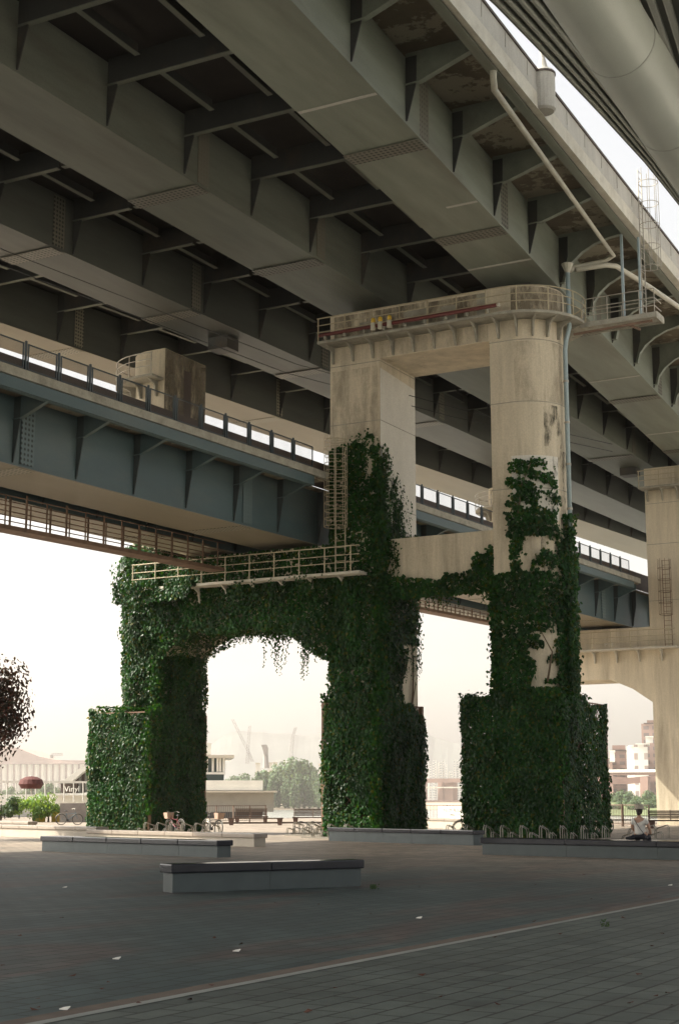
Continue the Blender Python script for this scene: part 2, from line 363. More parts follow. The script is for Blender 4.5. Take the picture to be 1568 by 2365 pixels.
for y in ST:
    # transverse frame between boxes: web + visible bottom flange
    for xa,xb in((b2r(y),b1l(y)),(b2l(y),-35.1)):
        lo,hi=min(xa,xb)+.003,max(xa,xb)-.003
        cbm=MB().box(lo,hi,y-.012,y+.012,25.02,25.98).build('cross_beam',M['steel_dark'],up);MB().box(lo,hi,y-.11,y+.11,24.985,25.015).build('flange',M['steel_mid'],cbm)
    x0,x1=b1r(y)+.003,eR(y)
    cv=y>57.5
    P=bracket_poly(x0,x1,24.85,25.5,25.98,cv)
    mb=MB();mb.xprism(P,y-.012,y+.012)
    Q=P[1:-1]
    for a,b in zip(Q[:-1],Q[1:]):
        mb.obox(((a[0]+b[0])/2,y,(a[1]+b[1])/2-.015),((b[0]-a[0])/2,0,(b[1]-a[1])/2),(0,.12,0),(0,0,.013))
    mb.build('cantilever_bracket',M['steel'],up)
for k,(f,) in enumerate([(lambda y:b2r(y)+(b1l(y)-b2r(y))*.30,),(lambda y:b2r(y)+(b1l(y)-b2r(y))*.70,),(lambda y:-33.9,)]):
    for i in range(len(ST)-1):
        y0,y1=ST[i]+.02,ST[i+1]-.02
        xa,xb=f(y0),f(y1)
        mb=MB();mb.strip([[(x-.10,y,25.22),(x+.10,y,25.22),(x+.10,y,25.25),(x-.10,y,25.25)] for x,y in((xa,y0),(xb,y1-.9))])
        sg=mb.build('stringer',M['steel_mid'],up);mb=MB();mb.strip([[(x-.01,y,25.25),(x+.01,y,25.25),(x+.01,y,25.62),(x-.01,y,25.62)] for x,y in((xa,y0),(xb,y1-.9))]);mb.build('web_plate',M['steel_dark'],sg)
# edge: steel fascia channel, pale slab edge, parapet panels, top rail
mb=MB();quadstrip(mb,lambda y:eR(y)-.02,lambda y:eR(y)+.16,25.35,25.98,YS);quadstrip(mb,lambda y:eR(y)+.16,lambda y:eR(y)+.34,25.33,25.37,YS);mb.build('fascia_beam',M['steel'],up)
mb=MB();quadstrip(mb,lambda y:eR(y)+.345,lambda y:pR(y),25.40,25.99,YS);mb.build('slab_edge',M['pale'],up)
mb=MB();quadstrip(mb,lambda y:pR(y)-.2,lambda y:pR(y)-.02,26.205,26.82,YS);quadstrip(mb,lambda y:pR(y)-.30,lambda y:pR(y)+.0,25.99,26.2,YS)
for y in [15+2.2*i for i in range(60)]:
    mb.box(pR(y)-.02,pR(y)+.004,y-.02,y+.02,26.0,26.8)
par=mb.build('parapet',M['parapet'],up)
mb=MB();quadstrip(mb,lambda y:pR(y)-.14,lambda y:pR(y)+.03,26.82,26.93,YS);mb.build('top_rail',M['brown_beam'],par)
mb=MB();quadstrip(mb,lambda y:-35.15,lambda y:-34.9,26.2,27.0,[YA,YB]);mb.build('median_parapet',M['parapet'],up)
# weld battens across soffits
for y in(27.2,39.6,49.2,55.9,75,88):MB().box(b1l(y)+.05 if y!=49.2 else b1r(y)-1.3,b1r(y)-.05,y-.07,y+.07,ZB-.02,ZB-.001).build('soffit_batten',M['parapet'],up)
u2=thing('upper_road_deck','second steel road deck darkened in colour for shade, left of the near one, above the railway deck','bridge deck',(-44,57,25))
girder(u2,'box_girder',b3l,b3r,ZB,ZW,M['steel_shade'],M['splice'],ST,[33,45.6,54.9,66,79,92],None)
girder(u2,'box_girder',b4l,b4r,ZB,ZW,M['steel_shade'],M['ssplice'],ST,[45,57,73.5,88],M['rsoffit'])
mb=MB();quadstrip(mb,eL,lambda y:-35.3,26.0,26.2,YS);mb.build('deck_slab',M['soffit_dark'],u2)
mb=MB();quadstrip(mb,lambda y:-35.55,lambda y:-35.3,26.2,27.0,[YA,YB]);quadstrip(mb,eL,lambda y:eL(y)+.3,25.6,27.0,[YA,YB]);mb.build('parapet',M['parapet'],u2)
for y in ST:
    for xa,xb in((b4r(y),b3l(y)),(b3r(y),-35.3),(eL(y)+.3,b4l(y)) if y>86 else (b4r(y)-.3,b4r(y)-.2)):
        lo,hi=min(xa,xb)+.003,max(xa,xb)-.003
        cbm=MB().box(lo,hi,y-.012,y+.012,25.02,25.98).build('cross_beam',M['steel_dark'],u2);MB().box(lo,hi,y-.11,y+.11,24.985,25.015).build('flange',M['steel_mid'],cbm)
for f in(lambda y:b4r(y)+(b3l(y)-b4r(y))*.33,lambda y:b4r(y)+(b3l(y)-b4r(y))*.67,lambda y:-36.5):
    for i in range(len(ST)-1):
        y0,y1=ST[i]+.02,ST[i+1]-.02;xa,xb=f(y0),f(y1);mb=MB()
        mb.strip([[(x-.10,y,25.22),(x+.10,y,25.22),(x+.10,y,25.25),(x-.10,y,25.25)] for x,y in((xa,y0),(xb,y1-.9))])
        sg=mb.build('stringer',M['steel_mid'],u2);mb=MB();mb.strip([[(x-.01,y,25.25),(x+.01,y,25.25),(x+.01,y,25.62),(x-.01,y,25.62)] for x,y in((xa,y0),(xb,y1-.9))]);mb.build('web_plate',M['steel_dark'],sg)
for i in range(40):
    y=88+1.5*i;MB().box(eL(y)+.3,b4l(y)-.01,y-.06,y+.06,24.7,24.82).build('bracing',M['brown_beam'],u2)
# ---- railway deck
kx=.05
rE=lambda y:-31.72+kx*(y-Y0)     # outer edge right
r1r=lambda y:-33.35+kx*(y-Y0);r1l=lambda y:-36.15+kx*(y-Y0)
r2r=lambda y:-37.75+kx*(y-Y0);r2l=lambda y:-40.0+kx*(y-Y0)
rF=lambda y:-41.0+kx*(y-Y0)
RS=[38.9+3.23*i for i in range(-7,33)]
rd=thing('railway_deck','blue green steel railway deck crossing between the ivy clad legs, fenced with mesh panels','bridge deck',(-37,57,13))
girder(rd,'box_girder',r1l,r1r,12.8,15.2,M['rsteel'],M['rsplice'],RS,[39.6,52.8,66,79,92],M['rsoffit'],wed=.3)
girder(rd,'box_girder',r2l,r2r,12.8,15.2,M['rsteel'],M['rsplice'],RS,[52.8,66,79],M['rsoffit'],wed=.3)
def notch(f,y):  # deck edge set back round the middle leg
    off=0
    for o in(0,37.8,75.6):
        if Y0+o-.9<y<Y1+o+.6: off=1
    return -33.0+kx*(y-Y0) if off else f(y)
segs=[];yy=YA
for o in(0,37.8,75.6):
    segs.append((yy,Y0+o-.9));yy=Y1+o+.6
segs.append((yy,YB))
mb=MB();quadstrip(mb,rF,lambda y:-33.0+kx*(y-Y0),15.2,15.28,[YA,YB])
for a,b in segs:quadstrip(mb,lambda y:-33.0+kx*(y-Y0),lambda y:rE(y)-.1,15.2,15.28,[a,b])
mb.build('deck_slab',M['soffit'],rd)
for a,b in segs:
    mb=MB();quadstrip(mb,lambda y:rE(y)-.1,rE,14.86,15.26,[a,b-1.0 if b<YB else b]);quadstrip(mb,lambda y:rE(y)-.3,lambda y:rE(y)-.1,14.84,14.87,[a,b-1.0 if b<YB else b]);mb.build('fascia_beam',M['rsteel'],rd)
    mb=MB();quadstrip(mb,lambda y:rE(y)-.42,lambda y:rE(y)+.06,15.285,15.6,[a,b]);mb.build('coping',M['conc_grey'],rd)
mb=MB();quadstrip(mb,lambda y:rE(y)-1.25,lambda y:rE(y)-1.15,15.29,16.42,[YA,YB]);quadstrip(mb,rF,lambda y:rF(y)+.2,15.0,16.4,[YA,YB]);mb.build('cable_trough_wall',M['brown_beam'],rd)
for y in RS:
    if any(Y0+o-1<y<Y1+o+.6 for o in(0,37.8,75.6)):continue
    x0,x1=r1r(y)+.003,rE(y)-.12
    P=[(x0,15.19),(x0,14.4),(x0+.35,14.42),(x1,14.88),(x1,15.19)]
    mb=MB();mb.xprism(P,y-.012,y+.012)
    for a,b in zip(P[1:-2],P[2:-1]):mb.obox(((a[0]+b[0])/2,y,(a[1]+b[1])/2-.013),((b[0]-a[0])/2,0,(b[1]-a[1])/2),(0,.09,0),(0,0,.012))
    mb.build('cantilever_bracket',M['rsteel'],rd)
pst=[37.69+1.62*i for i in range(-15,62)]
for i,y in enumerate(pst[:-1]):
    y2=pst[i+1]
    if any(Y0+o-1.3<y2 and y<Y1+o+.7 for o in(0,37.8,75.6)):continue
    x=lambda q:rE(q)-.1
    mb=MB()
    mb.box(x(y)-.03,x(y)+.03,y-.035,y+.035,15.605,16.66)
    for q in(y+.12,y2-.12):mb.box(x(q)-.02,x(q)+.02,q-.022,q+.022,15.68,16.58)
    for z in(15.7,16.56):mb.bar((x(y+.12),y+.12,z),(x(y2-.12),y2-.12,z),.04)
    pn=mb.build('fence_panel',M['panelframe'],rd)
    mb=MB();mb.add([(x(y+.14),y+.14,15.7),(x(y2-.14),y2-.14,15.7),(x(y2-.14),y2-.14,16.56),(x(y+.14),y+.14,16.56)],[(0,1,2,3)]);mb.build('wire_mesh',M['wiremesh'],pn)
for a,b in [(YA,YB)]:
    mb=MB()
    for y in [14+3*i for i in range(44)]:
        mb.box(r2r(y),r1l(y),y-.1,y+.1,13.2,14.6)
    mb.build('cross_beam',M['brown_beam'],rd)
# hung maintenance walkway below the railway deck
wk=thing('maintenance_walkway','dark railed maintenance walkway hung beneath the railway deck','walkway',(-37,50,11.4),'hung walkways below the railway deck')
def hung(wk,ya,yb):
    wz=lambda y:11.30+.02*(y-41)
    xl=lambda y:-37.75+kx*.3*(y-Y0);xr=lambda y:-36.95+kx*.3*(y-Y0)
    mb=MB();mb.strip([[(xl(y),y,wz(y)),(xr(y),y,wz(y)),(xr(y),y,wz(y)+.16),(xl(y),y,wz(y)+.16)] for y in(ya,yb)]);mb.build('walkway_floor',M['rust'],wk)
    for f in(xl,xr):
        mb=MB();y=ya+.1;k=0
        while y<yb-.05:
            w=.09 if k%2==0 else .045
            mb.box(f(y)-.02,f(y)+.02,y-w/2,y+w/2,wz(y)+.16,12.74 if k%2==0 else wz(y)+1.25);y+=1.15 ;k+=1
        for h in(.5,.87,1.25):mb.bar((f(ya),ya,wz(ya)+h),(f(yb),yb,wz(yb)+h),.035)
        mb.build('railing',M['rust'],wk)
hung(wk,20.,56.3)
wk2=thing('maintenance_walkway','dark railed walkway hung beneath the railway deck past the middle leg','walkway',(-36,75,11.8),'hung walkways below the railway deck')
hung(wk2,Y1+1.0,94.)
# ---------------------------------------------------------------- piers
def rrect(x0,x1,y0,y1,rl,rr,n=10):
    P=[]
    def arc(cx,cy,r,a0,a1):
        for i in range(n+1):
            a=lerp(a0,a1,i/n);P.append((cx+r*math.cos(a),cy+r*math.sin(a)))
    if rr:arc(x1-rr,y0+rr,rr,-math.pi/2,0);arc(x1-rr,y1-rr,rr,0,math.pi/2)
    else:P.extend([(x1,y0),(x1,y1)])
    if rl:arc(x0+rl,y1-rl,rl,math.pi/2,math.pi);arc(x0+rl,y0+rl,rl,math.pi,1.5*math.pi)
    else:P.extend([(x0,y1),(x0,y0)])
    return P
def walkway(root,poly,z,m,ms,inner,rail_h=1.05,wdt=.8,name='service_walkway',pitch=1.35,bp=1.0,skip=lambda x,y:False):
    "gallery along an open polyline (outer edge), inner() gives the wall side"
    outer=poly;mb=MB()
    inn=inner
    secs=[[(a[0],a[1],z),(b[0],b[1],z),(b[0],b[1],z+.12),(a[0],a[1],z+.12)] for a,b in zip(outer,inn)]
    mb.strip(secs)
    w=mb.build(name,m,root)
    # length walk
    L=[0]
    for a,b in zip(outer[:-1],outer[1:]):L.append(L[-1]+math.dist(a,b))
    def at(t,P):
        for i in range(len(L)-1):
            if t<=L[i+1]+1e-9:
                u=(t-L[i])/max(1e-9,L[i+1]-L[i]);return (lerp(P[i][0],P[i+1][0],u),lerp(P[i][1],P[i+1][1],u))
        return P[-1]
    mb=MB();t=.06
    while t<L[-1]:
        x,y=at(t,outer);mb.tube([(x,y,z+.12),(x,y,z+.12+rail_h)],.028,6);t+=pitch
    n=max(8,int(L[-1]/.4))
    for h in(.4,.72,rail_h):
        mb.tube([(*at(L[-1]*i/n,outer),z+.12+h) for i in range(n+1)],.02 if h<1 else .026,6)
    mb.build('railing',ms,w)
    t=.35
    while t<L[-1]:
        o=Vector((*at(t,outer),0));i=Vector((*at(t,inn),0));d=(i-o).normalized();sd=Vector((-d.y,d.x,0))*.035
        mb=MB();P=[o+d*.12,i-d*.003,i-d*.003,i-d*.14,i-d*.3]
        Z=[z-.003,z-.003,z-.75,z-.75,z-.22]
        a=[(p-sd)+Vector((0,0,q)) for p,q in zip(P,Z)];b=[(p+sd)+Vector((0,0,q)) for p,q in zip(P,Z)]
        mb.add(a+b,[(0,1,2,3,4),(9,8,7,6,5)]+[(k,5+k,5+(k+1)%5,(k+1)%5) for k in range(5)])
        mb.build('support_bracket',m,w);t+=bp
    return w
def pier(name,label,ox,oy,detail=True,group=None):
    y0,y1=Y0+oy,Y1+oy
    r=thing(name,label,'bridge pier',(-32+ox,y0+1.7,0),group)
    X=lambda v:v+ox
    MB().prism(rrect(X(-24.35),X(-21.75),y0,y1,0,1.72,14),-.5,23.0).build('leg',M['conc'],r)
    MB().prism(rrect(X(-32.1),X(-29.6),y0,y1,0,0),-.5,23.0).build('leg',M['conc'],r)
    MB().prism(rrect(X(-43.8),X(-41.2),y0,y1,1.72,0,14),-.5,22.9).build('leg',M['conc'],r)
    MB().box(X(-29.597),X(-24.353),y0+.002,y1-.002,20.72,22.998).build('cap_beam',M['conc'],r)
    MB().box(X(-29.597),X(-24.353),y0+.35,y1-.35,10.5,12.62).build('tie_beam',M['conc'],r)
    P=[(-41.197,12.55),(-41.197,7.9),(-40.3,8.75),(-39.2,9.25),(-34.9,9.25),(-33.4,8.6),(-32.103,7.7),(-32.103,12.55)]
    MB().xprism([(X(a),b) for a,b in P][::-1],y0+.002,y1-.002).build('portal_beam',M['conc'],r)
    # pour joints: thin proud fillets round the legs
    for z in(14.2,17.9,20.6):
        MB().prism(rrect(X(-24.36),X(-21.735),y0-.012,y1+.012,0,1.735,14),z,z+.035).build('pour_joint',M['conc_grey'],r);MB().prism(rrect(X(-32.11),X(-29.588),y0-.012,y1+.012,0,0),z,z+.035).build('pour_joint',M['conc_grey'],r)
    # bearings
    for fl,fr,(za,zb) in((b1l,b1r,(23.003,23.497)),(b2l,b2r,(23.003,23.497)),(b3l,b3r,(22.9,23.497))):
        ym=(y0+y1)/2
        MB().box((fl(ym)+fr(ym))/2-.55,(fl(ym)+fr(ym))/2+.55,ym-.5,ym+.5,za,zb).build('bearing',M['steel_dark'],r)
    for f,g in((r1l,r1r),(r2l,r2r)):
        ym=(y0+y1)/2;xm=(f(ym)+g(ym))/2;MB().box(xm-.5,xm+.5,ym-.45,ym+.45,12.553,12.765).build('bearing',M['brown_beam'],r)
    # upper gallery
    def ring(off,x0=-32.25):
        P=[(X(x0),y0-off)];n=16
        for i in range(8):P.append((X(lerp(x0,-23.47,(i+1)/8)),y0-off))
        for i in range(1,n+1):
            a=-math.pi/2+math.pi*i/n;P.append((X(-23.47)+(1.72+off)*math.cos(a),y0+1.75+(1.75+off)*math.sin(a)))
        return P
    walkway(r,ring(.95),21.5,M['conc_grey'],M['galv_y'],ring(.003),bp=1.0)
    def ringl(off):
        n=12;P=[]
        for i in range(n+1):
            a=1.5*math.pi-math.pi*i/n;P.append((X(-42.08)+(1.72+off)*math.cos(a),y0+1.75+(1.75+off)*math.sin(a)))
        return [(X(-41.25),y0-off)]+P
    walkway(r,ringl(.95),21.3,M['conc_grey'],M['galv'],ringl(.003),bp=1.2)
    if detail:
        def low(off):return [(X(lerp(-42.2,-30.2,i/16)),y0-off) for i in range(17)]
        walkway(r,low(.85),11.06,M['pale'],M['galv_y'],low(.003),name='lower_walkway',rail_h=1.1,pitch=1.28,bp=1.5)
    return r
p1=pier('bridge_pier','near concrete bridge pier wrapped in ivy, with tall legs and a low arch',0,0)
p2=pier('bridge_pier','bare concrete bridge pier at the right edge, farther off, without ivy',2.5,37.8)
# pale repaired patch, dark mould, painted shade of a recess on near pier
mb=MB()
def arcpatch(a0,a1,z0,z1,off,n=10):
    P=[]
    for i in range(n+1):
        a=lerp(a0,a1,i/n);P.append((-23.47+(1.72+off)*math.cos(a),Y0+1.72+(1.72+off)*math.sin(a)))
    return P
pa=arcpatch(-math.pi/2,-.35,0,0,.006);mb.strip([[(x,y,12.9) for x,y in pa],[(x,y,15.6) for x,y in pa]],closed=False);mb.build('repair_patch',M['conc_light'],p1)
mb=MB();mb.add([(-29.594,57.32,12.9),(-29.594,60.78,12.9),(-29.594,60.78,20.1),(-29.594,57.32,20.3)],[(0,1,2,3)]);mb.build('repair_patch',M['conc_light'],p1)
mb=MB();mb.add([(-41.19,58.9,16),(-41.19,59.5,16),(-41.19,59.5,22.2),(-41.19,58.9,22.2)],[(0,1,2,3)]);mb.v=[(x+.012,y,z) for x,y,z in mb.v];mb.build('recess_shade',M['brown_beam'],p1)  # flat dark quad painted for the shade inside a recess
def noisy(name,col,lo,hi,sc,mx_):
    m,nt,out=newmat(name);Lk=nt.links;geo=N(nt,'ShaderNodeNewGeometry');mp=N(nt,'ShaderNodeMapping');mp.inputs['Scale'].default_value=(1,1,.35);Lk.new(geo.outputs['Position'],mp.inputs[0])
    n=N(nt,'ShaderNodeTexNoise',_Scale=float(sc),_Detail=8.,_Roughness=.7);Lk.new(mp.outputs[0],n.inputs[0]);f=ramp(nt,n.outputs[0],[(lo,0.),(hi,mx_)])
    b=N(nt,'ShaderNodeBsdfPrincipled',_Roughness=.9);b.inputs['Base Color'].default_value=(*col,1);t=N(nt,'ShaderNodeBsdfTransparent');x=N(nt,'ShaderNodeMixShader')
    Lk.new(f,x.inputs[0]);Lk.new(t.outputs[0],x.inputs[1]);Lk.new(b.outputs[0],x.inputs[2]);Lk.new(x.outputs[0],out.inputs[0]);return m
MOULD=noisy('black_mould',(.09,.085,.06),.50,.64,2.6,.8);GRIME_SHADE=noisy('cap_grime_leg_shade',(.20,.165,.115),.34,.62,1.6,.8);GRIME=noisy('grime_wash',(.30,.25,.18),.42,.74,1.1,.6)
def arcs(a0,a1,z0,z1,m,off):
    mb=MB();q=arcpatch(a0,a1,0,0,off);mb.strip([[(x,y,z0) for x,y in q],[(x,y,z1) for x,y in q]],closed=False);mb.build('mould_stain',m,p1)
arcs(-.75,-.15,16.0,17.8,MOULD,.008);arcs(-.6,.1,13.2,15.9,MOULD,.009);arcs(-.9,.2,9.5,13.0,MOULD,.01);arcs(-1.45,.3,17.95,20.55,GRIME,.008);arcs(-1.5,.3,21.7,22.95,GRIME_SHADE,.008)
for x0,x1,z0,z1 in((-32.0,-29.7,17.2,20.4),(-31.9,-27.4,21.66,22.95),(-27.2,-24.9,21.7,22.9),(-29.5,-24.4,20.75,21.45)):
    MB().add([(x0,Y0-.006,z0),(x1,Y0-.006,z0),(x1,Y0-.006,z1),(x0,Y0-.006,z1)],[(0,1,2,3)]).build('grime_and_shade',GRIME_SHADE if z0>21.5 else GRIME,p1)
for o_ in(.006,.011):
    MB().add([(-41.2+o_,Y0+.02,13),(-41.2+o_,Y1-.02,13),(-41.2+o_,Y1-.02,22.88),(-41.2+o_,Y0+.02,22.88)],[(0,1,2,3)]).build('grime_and_shade',GRIME_SHADE,p1)  # overlays darken the left leg's side face, shade painted over the concrete
for i,(x0,x1,z0,z1) in enumerate(((-30.6,-30.0,21.75,22.5),(-28.4,-27.3,21.9,22.7),(-26.6,-25.9,21.7,22.6),(-24.9,-24.5,21.65,22.9))):
    MB().add([(x0,Y0-.009,z0),(x1,Y0-.009,z0),(x1,Y0-.009,z1),(x0,Y0-.009,z1)],[(0,1,2,3)]).build('repair_patch',M['conc_grey'],p1)
# small painted number on far pier and text helper
def text(s,name,size,m,parent,loc,rot,ext=.004):
    cu=bpy.data.curves.new(name,'FONT');cu.body=s;cu.size=size;cu.extrude=ext;cu.align_x='LEFT'
    t=bpy.data.objects.new(name,cu);COL.objects.link(t)
    dg=bpy.context.evaluated_depsgraph_get();me=bpy.data.meshes.new_from_object(t.evaluated_get(dg))
    bpy.data.objects.remove(t);me.materials.clear();me.materials.append(m)
    ob=bpy.data.objects.new(name,me);COL.objects.link(ob);ob.parent=parent
    ob.location=Vector(loc)-org(parent);ob.rotation_euler=rot;ORG[ob.name]=org(parent);return ob
text('P13','pier_number',.42,M['conc_light'],p2,(-32.7,95.44-.35,10.1+1.3),(R_(90),0,0))
# ---- fittings on the near pier
fp=thing('fire_pipe','long dark red pipe running along the upper gallery railing','pipe',(-28,56.4,22))
mb=MB();mb.tube([(-32.1,56.3,21.86),(-23.55,56.3,21.9)],.085,10);mb.build('pipe_run',M['redpipe'],fp)
mb=MB();mb.tube([(-23.55,56.3,21.9),(-23.45,56.3,21.9)],.095,10);mb.build('end_cap',M['pipe'],fp)
mb=MB()
for i in range(9):
    x=-31.8+i*.98;mb.box(x-.04,x+.04,56.22,56.38,21.62,21.78)
mb.build('pipe_bracket',M['conc_grey'],fp)
for i,(x,lb) in enumerate([(-29.35,'leftmost of the three yellow beacon lamps on the upper gallery'),(-29.0,'middle one of three yellow beacon lamps on the upper gallery'),(-28.55,'rightmost of the three yellow beacon lamps, on its pale grey box')]):
    l=thing('beacon_lamp',lb,'lamp',(x,56.2,21.6),'yellow beacon lamps')
    MB().tube([(x,56.2,22.0),(x,56.2,22.06),(x,56.2,22.18),(x,56.2,22.22)],[.07,.10,.09,.04],12).build('lamp_dome',M['yellow'],l,True)
    MB().box(x-.09,x+.09,56.12,56.28,21.66,21.99).build('lamp_base',M['pipe'],l,bevel=.01)
def caged_ladder(label,x,y,z0,z1,r,m,cage0,up=(0,-1),group=None,hoop=.75,rungs=.3):
    t=thing('caged_ladder',label,'ladder',(x,y,z0),group);ux,uy=up;sx,sy=-uy,ux
    mb=MB()
    for s in(-1,1):mb.tube([(x+sx*s*.24,y+sy*s*.24,z0),(x+sx*s*.24,y+sy*s*.24,z1)],.028,6)
    mb.build('stile',m,t)
    z=z0+.15
    while z<z1:MB().tube([(x-sx*.24,y-sy*.24,z),(x+sx*.24,y+sy*.24,z)],.014,5).build('rung',m,t);z+=rungs
    mb=MB();n=14;z=cage0
    cx,cy=x+ux*r*.85,y+uy*r*.85
    while z<z1+.05:
        mb.tube([(cx+r*math.cos(2*math.pi*i/n),cy+r*math.sin(2*math.pi*i/n),z) for i in range(n+1)],.016,5,False);z+=hoop
    for i in range(8):
        a=2*math.pi*(i+.5)/8
        if abs(math.cos(a)*ux+math.sin(a)*uy+1)<.2:continue
        mb.tube([(cx+r*math.cos(a),cy+r*math.sin(a),cage0),(cx+r*math.cos(a),cy+r*math.sin(a),z1)],.014,5)
    mb.build('safety_cage',m,t);return t
caged_ladder('rusty caged ladder on the front of the ivy covered middle leg',-31.45,57.05,11.3,17.3,.5,M['galv_y'],13.2,hoop=.35)
caged_ladder('caged ladder on the far pier leg by the railway deck',-28.3,94.8,11.2,16.8,.42,M['rust'],13.2,group=None)
# drain pipes
dp=thing('drain_pipe','pale drain pipe slanting under the deck edge beside the brackets','pipe',(-19,45,25))
mb=MB();mb.tube([(-18.05,43.3,25.6),(-18.12,43.4,25.15),(-18.3,43.9,24.95),(-19.95,60.9,24.95),(-20.35,60.9,24.75),(-21.3,59.6,24.2),(-21.4,59.3,24.0)],.115,10);mb.build('pipe_run',M['pipe'],dp,True)
dp=thing('drain_pipe','second pale drain pipe running off right past the platform','pipe',(-19,62,24.8))
mb=MB();mb.tube([(-21.2,59.5,24.05),(-20.2,60.6,24.45),(-19.9,61.1,24.5),(-19.4,64,24.4),(-17.9,76,24.1),(-16.2,90,23.8)],.115,10);mb.build('pipe_run',M['pipe'],dp,True)
dp=thing('downpipe','grey blue rainwater downpipe fixed to the right leg','pipe',(-21.5,58.6,12))
mb=MB();mb.tube([(-21.35,58.9,24.1),(-21.35,58.9,21.3),(-21.5,58.85,20.7),(-21.55,58.85,20.3),(-21.55,58.85,8.0)],.10,10);mb.build('pipe_run',M['blue_pipe'],dp,True)
mb=MB()
for z in(18.9,17.1,15.3,13.4,11.6,9.9):mb.tube([(-21.55,58.85,z),(-21.55,58.85,z+.09)],.125,10)
mb.build('pipe_collar',M['galv'],dp)
mb=MB();mb.tube([(-21.35,58.9,23.75),(-21.35,58.9,24.15)],[.1,.26],10);mb.build('funnel',M['pipe'],dp)
# access platform on the right
ap=thing('access_platform','small railed steel platform hung out to the right of the near pier gallery','platform',(-19.4,59.9,21.4))
mb=MB();mb.box(-21.0,-17.7,59.35,60.35,21.42,21.50);mb.box(-21.0,-17.66,59.30,59.36,21.34,21.56);mb.box(-21.0,-17.66,60.34,60.40,21.34,21.56);mb.box(-17.72,-17.66,59.36,60.34,21.30,21.6);mb.build('platform_floor',M['conc_grey'],ap)
mb=MB();mb.bar((-21.2,59.0,21.0),(-17.9,59.5,21.25),.09);mb.bar((-18.9,59.4,21.2),(-18.7,60.3,21.2),.08);mb.build('support_beam',M['rust'],ap)
mb=MB()
for x in(-20.9,-20.4,-19.8,-19.1,-18.4,-17.75):mb.tube([(x,59.35,21.5),(x,59.35,22.6)],.022,6)
for z in(21.85,22.2,22.6):mb.tube([(-20.9,59.35,z),(-17.75,59.35,z),(-17.75,60.3,z)],.02,6)
for x in(-19.5,-18.6):mb.tube([(x,60.35,21.5),(x,60.35,22.4)],.02,6)
mb.tube([(-20.9,60.35,22.4),(-17.75,60.35,22.4)],.02,6)
mb.build('railing',M['galv'],ap)
mb=MB();mb.box(-19.2,-19.1,59.55,59.65,21.5,25.3);mb.box(-18.65,-18.57,60.2,60.28,21.5,25.3);mb.build('hanger',M['blue_pipe'],ap)
caged_ladder('tall caged ladder climbing from the platform past the parapet into the sky',-18.25,59.6,21.5,28.0,.42,M['galv'],23.6,(1,0),hoop=.95)
# street lamp pod on the parapet
yl=47.2;xl=pR(yl)+.08
sl=thing('street_lamp','street lamp post in a weathered round pod on the parapet','street lamp',(xl,yl,25.4))
mb=MB();mb.tube([(xl,yl,25.42),(xl,yl,25.5),(xl,yl,26.9),(xl,yl,26.95)],[.36,.43,.43,.40],20);mb.build('lamp_pod',M['parapet'],sl)
mb=MB();mb.tube([(xl,yl,26.8),(xl,yl,26.87)],.46,20);mb.build('pod_band',M['brown_beam'],sl)
mb=MB();mb.tube([(xl,yl,26.95),(xl,yl,27.15),(xl,yl,27.5),(xl,yl,35.)],[.26,.18,.09,.06],12);mb.tube([(xl,yl,35),(xl+.3,yl,35.6),(xl-1.8,yl,35.9)],.05,8);mb.build('lamp_post',M['parapet'],sl)
mb=MB();mb.sph((xl-2.1,yl,35.85),(.4,.15,.08));mb.build('lamp_head',M['galv'],sl)
# overhead cables below the decks
cb=thing('overhead_cable','thin black cables slung beneath the dark left deck','cable',(-36,50,20))
mb=MB()
for dx,dz in((0,0),(.5,.35)):
    mb.tube([(-37.7+dx,16,21.2+dz),(-36.2+dx,40,20.7+dz),(-34.2+dx,57,20.6+dz)],.018,4);mb.tube([(-34.2+dx,57,20.6+dz),(-28+dx*.5,61.6,18.8+dz),(-22.,66,17.4+dz)],.018,4)
mb.build('cable_run',M['black'],cb)
# ---------------------------------------------------------------- elevated building at top right
KS=1.35
def J(x,y,z):return (x*KS,y*KS,1.5+(z-1.5)*KS)
jb=thing('elevated_building','underside of an elevated building with grooved metal soffit and thick round arch tube, top right','building',J(-6,26,13))
ED=[(-10.6,14),(-10.2,20),(-9.89,23.85),(-9.79,26.4),(-9.71,29),(-9.65,32.2),(-9.72,36),(-10.0,41)]
ys=[14+.9*i for i in range(31)]
def interp(y):
    for a,b in zip(ED[:-1],ED[1:]):
        if y<=b[1]:return lerp(a[0],b[0],(y-a[1])/(b[1]-a[1]))
    return ED[-1][0]
nr=64
def jrow(k,y):
    # groove lines fan out towards the viewer
    f=1.0 if y<24 else max(.12,1-(y-24)/9.5*.62)
    x=interp(y)+k*.095*f*(1+k*.012)
    z=16-.0022*(k**1.3)*f+ (0 if k<40 else -(k-40)*.0)
    return x,z
for name,par_,m in(('soffit_panel',0,M['jgrey']),('soffit_groove',1,M['jdark'])):
    mb=MB()
    for k in range(nr):
        if k%2!=par_:continue
        secs=[]
        for y in ys:
            xa,za=jrow(k,y);xb,zb=jrow(k+1,y)
            if par_==0:secs.append([J(xa,y,za-.05),J(lerp(xa,xb,.25),y,za-.085),J(lerp(xa,xb,.75),y,za-.085),J(xb,y,zb-.05),J(xb,y,zb+.3),J(xa,y,za+.3)])
            else:secs.append([J(xa,y,za+.05),J(xb,y,zb+.05),J(xb,y,zb+.3),J(xa,y,za+.3)])
        mb.strip(secs)
    mb.build(name,m,jb)
mb=MB();mb.strip([[J(interp(y)-.03,y,15.93),J(interp(y)+.05,y,15.93),J(interp(y)+.35,y,17.6),J(interp(y)+.30,y,17.6)] for y in ys]);mb.build('outer_skin',M['jdark'],jb)
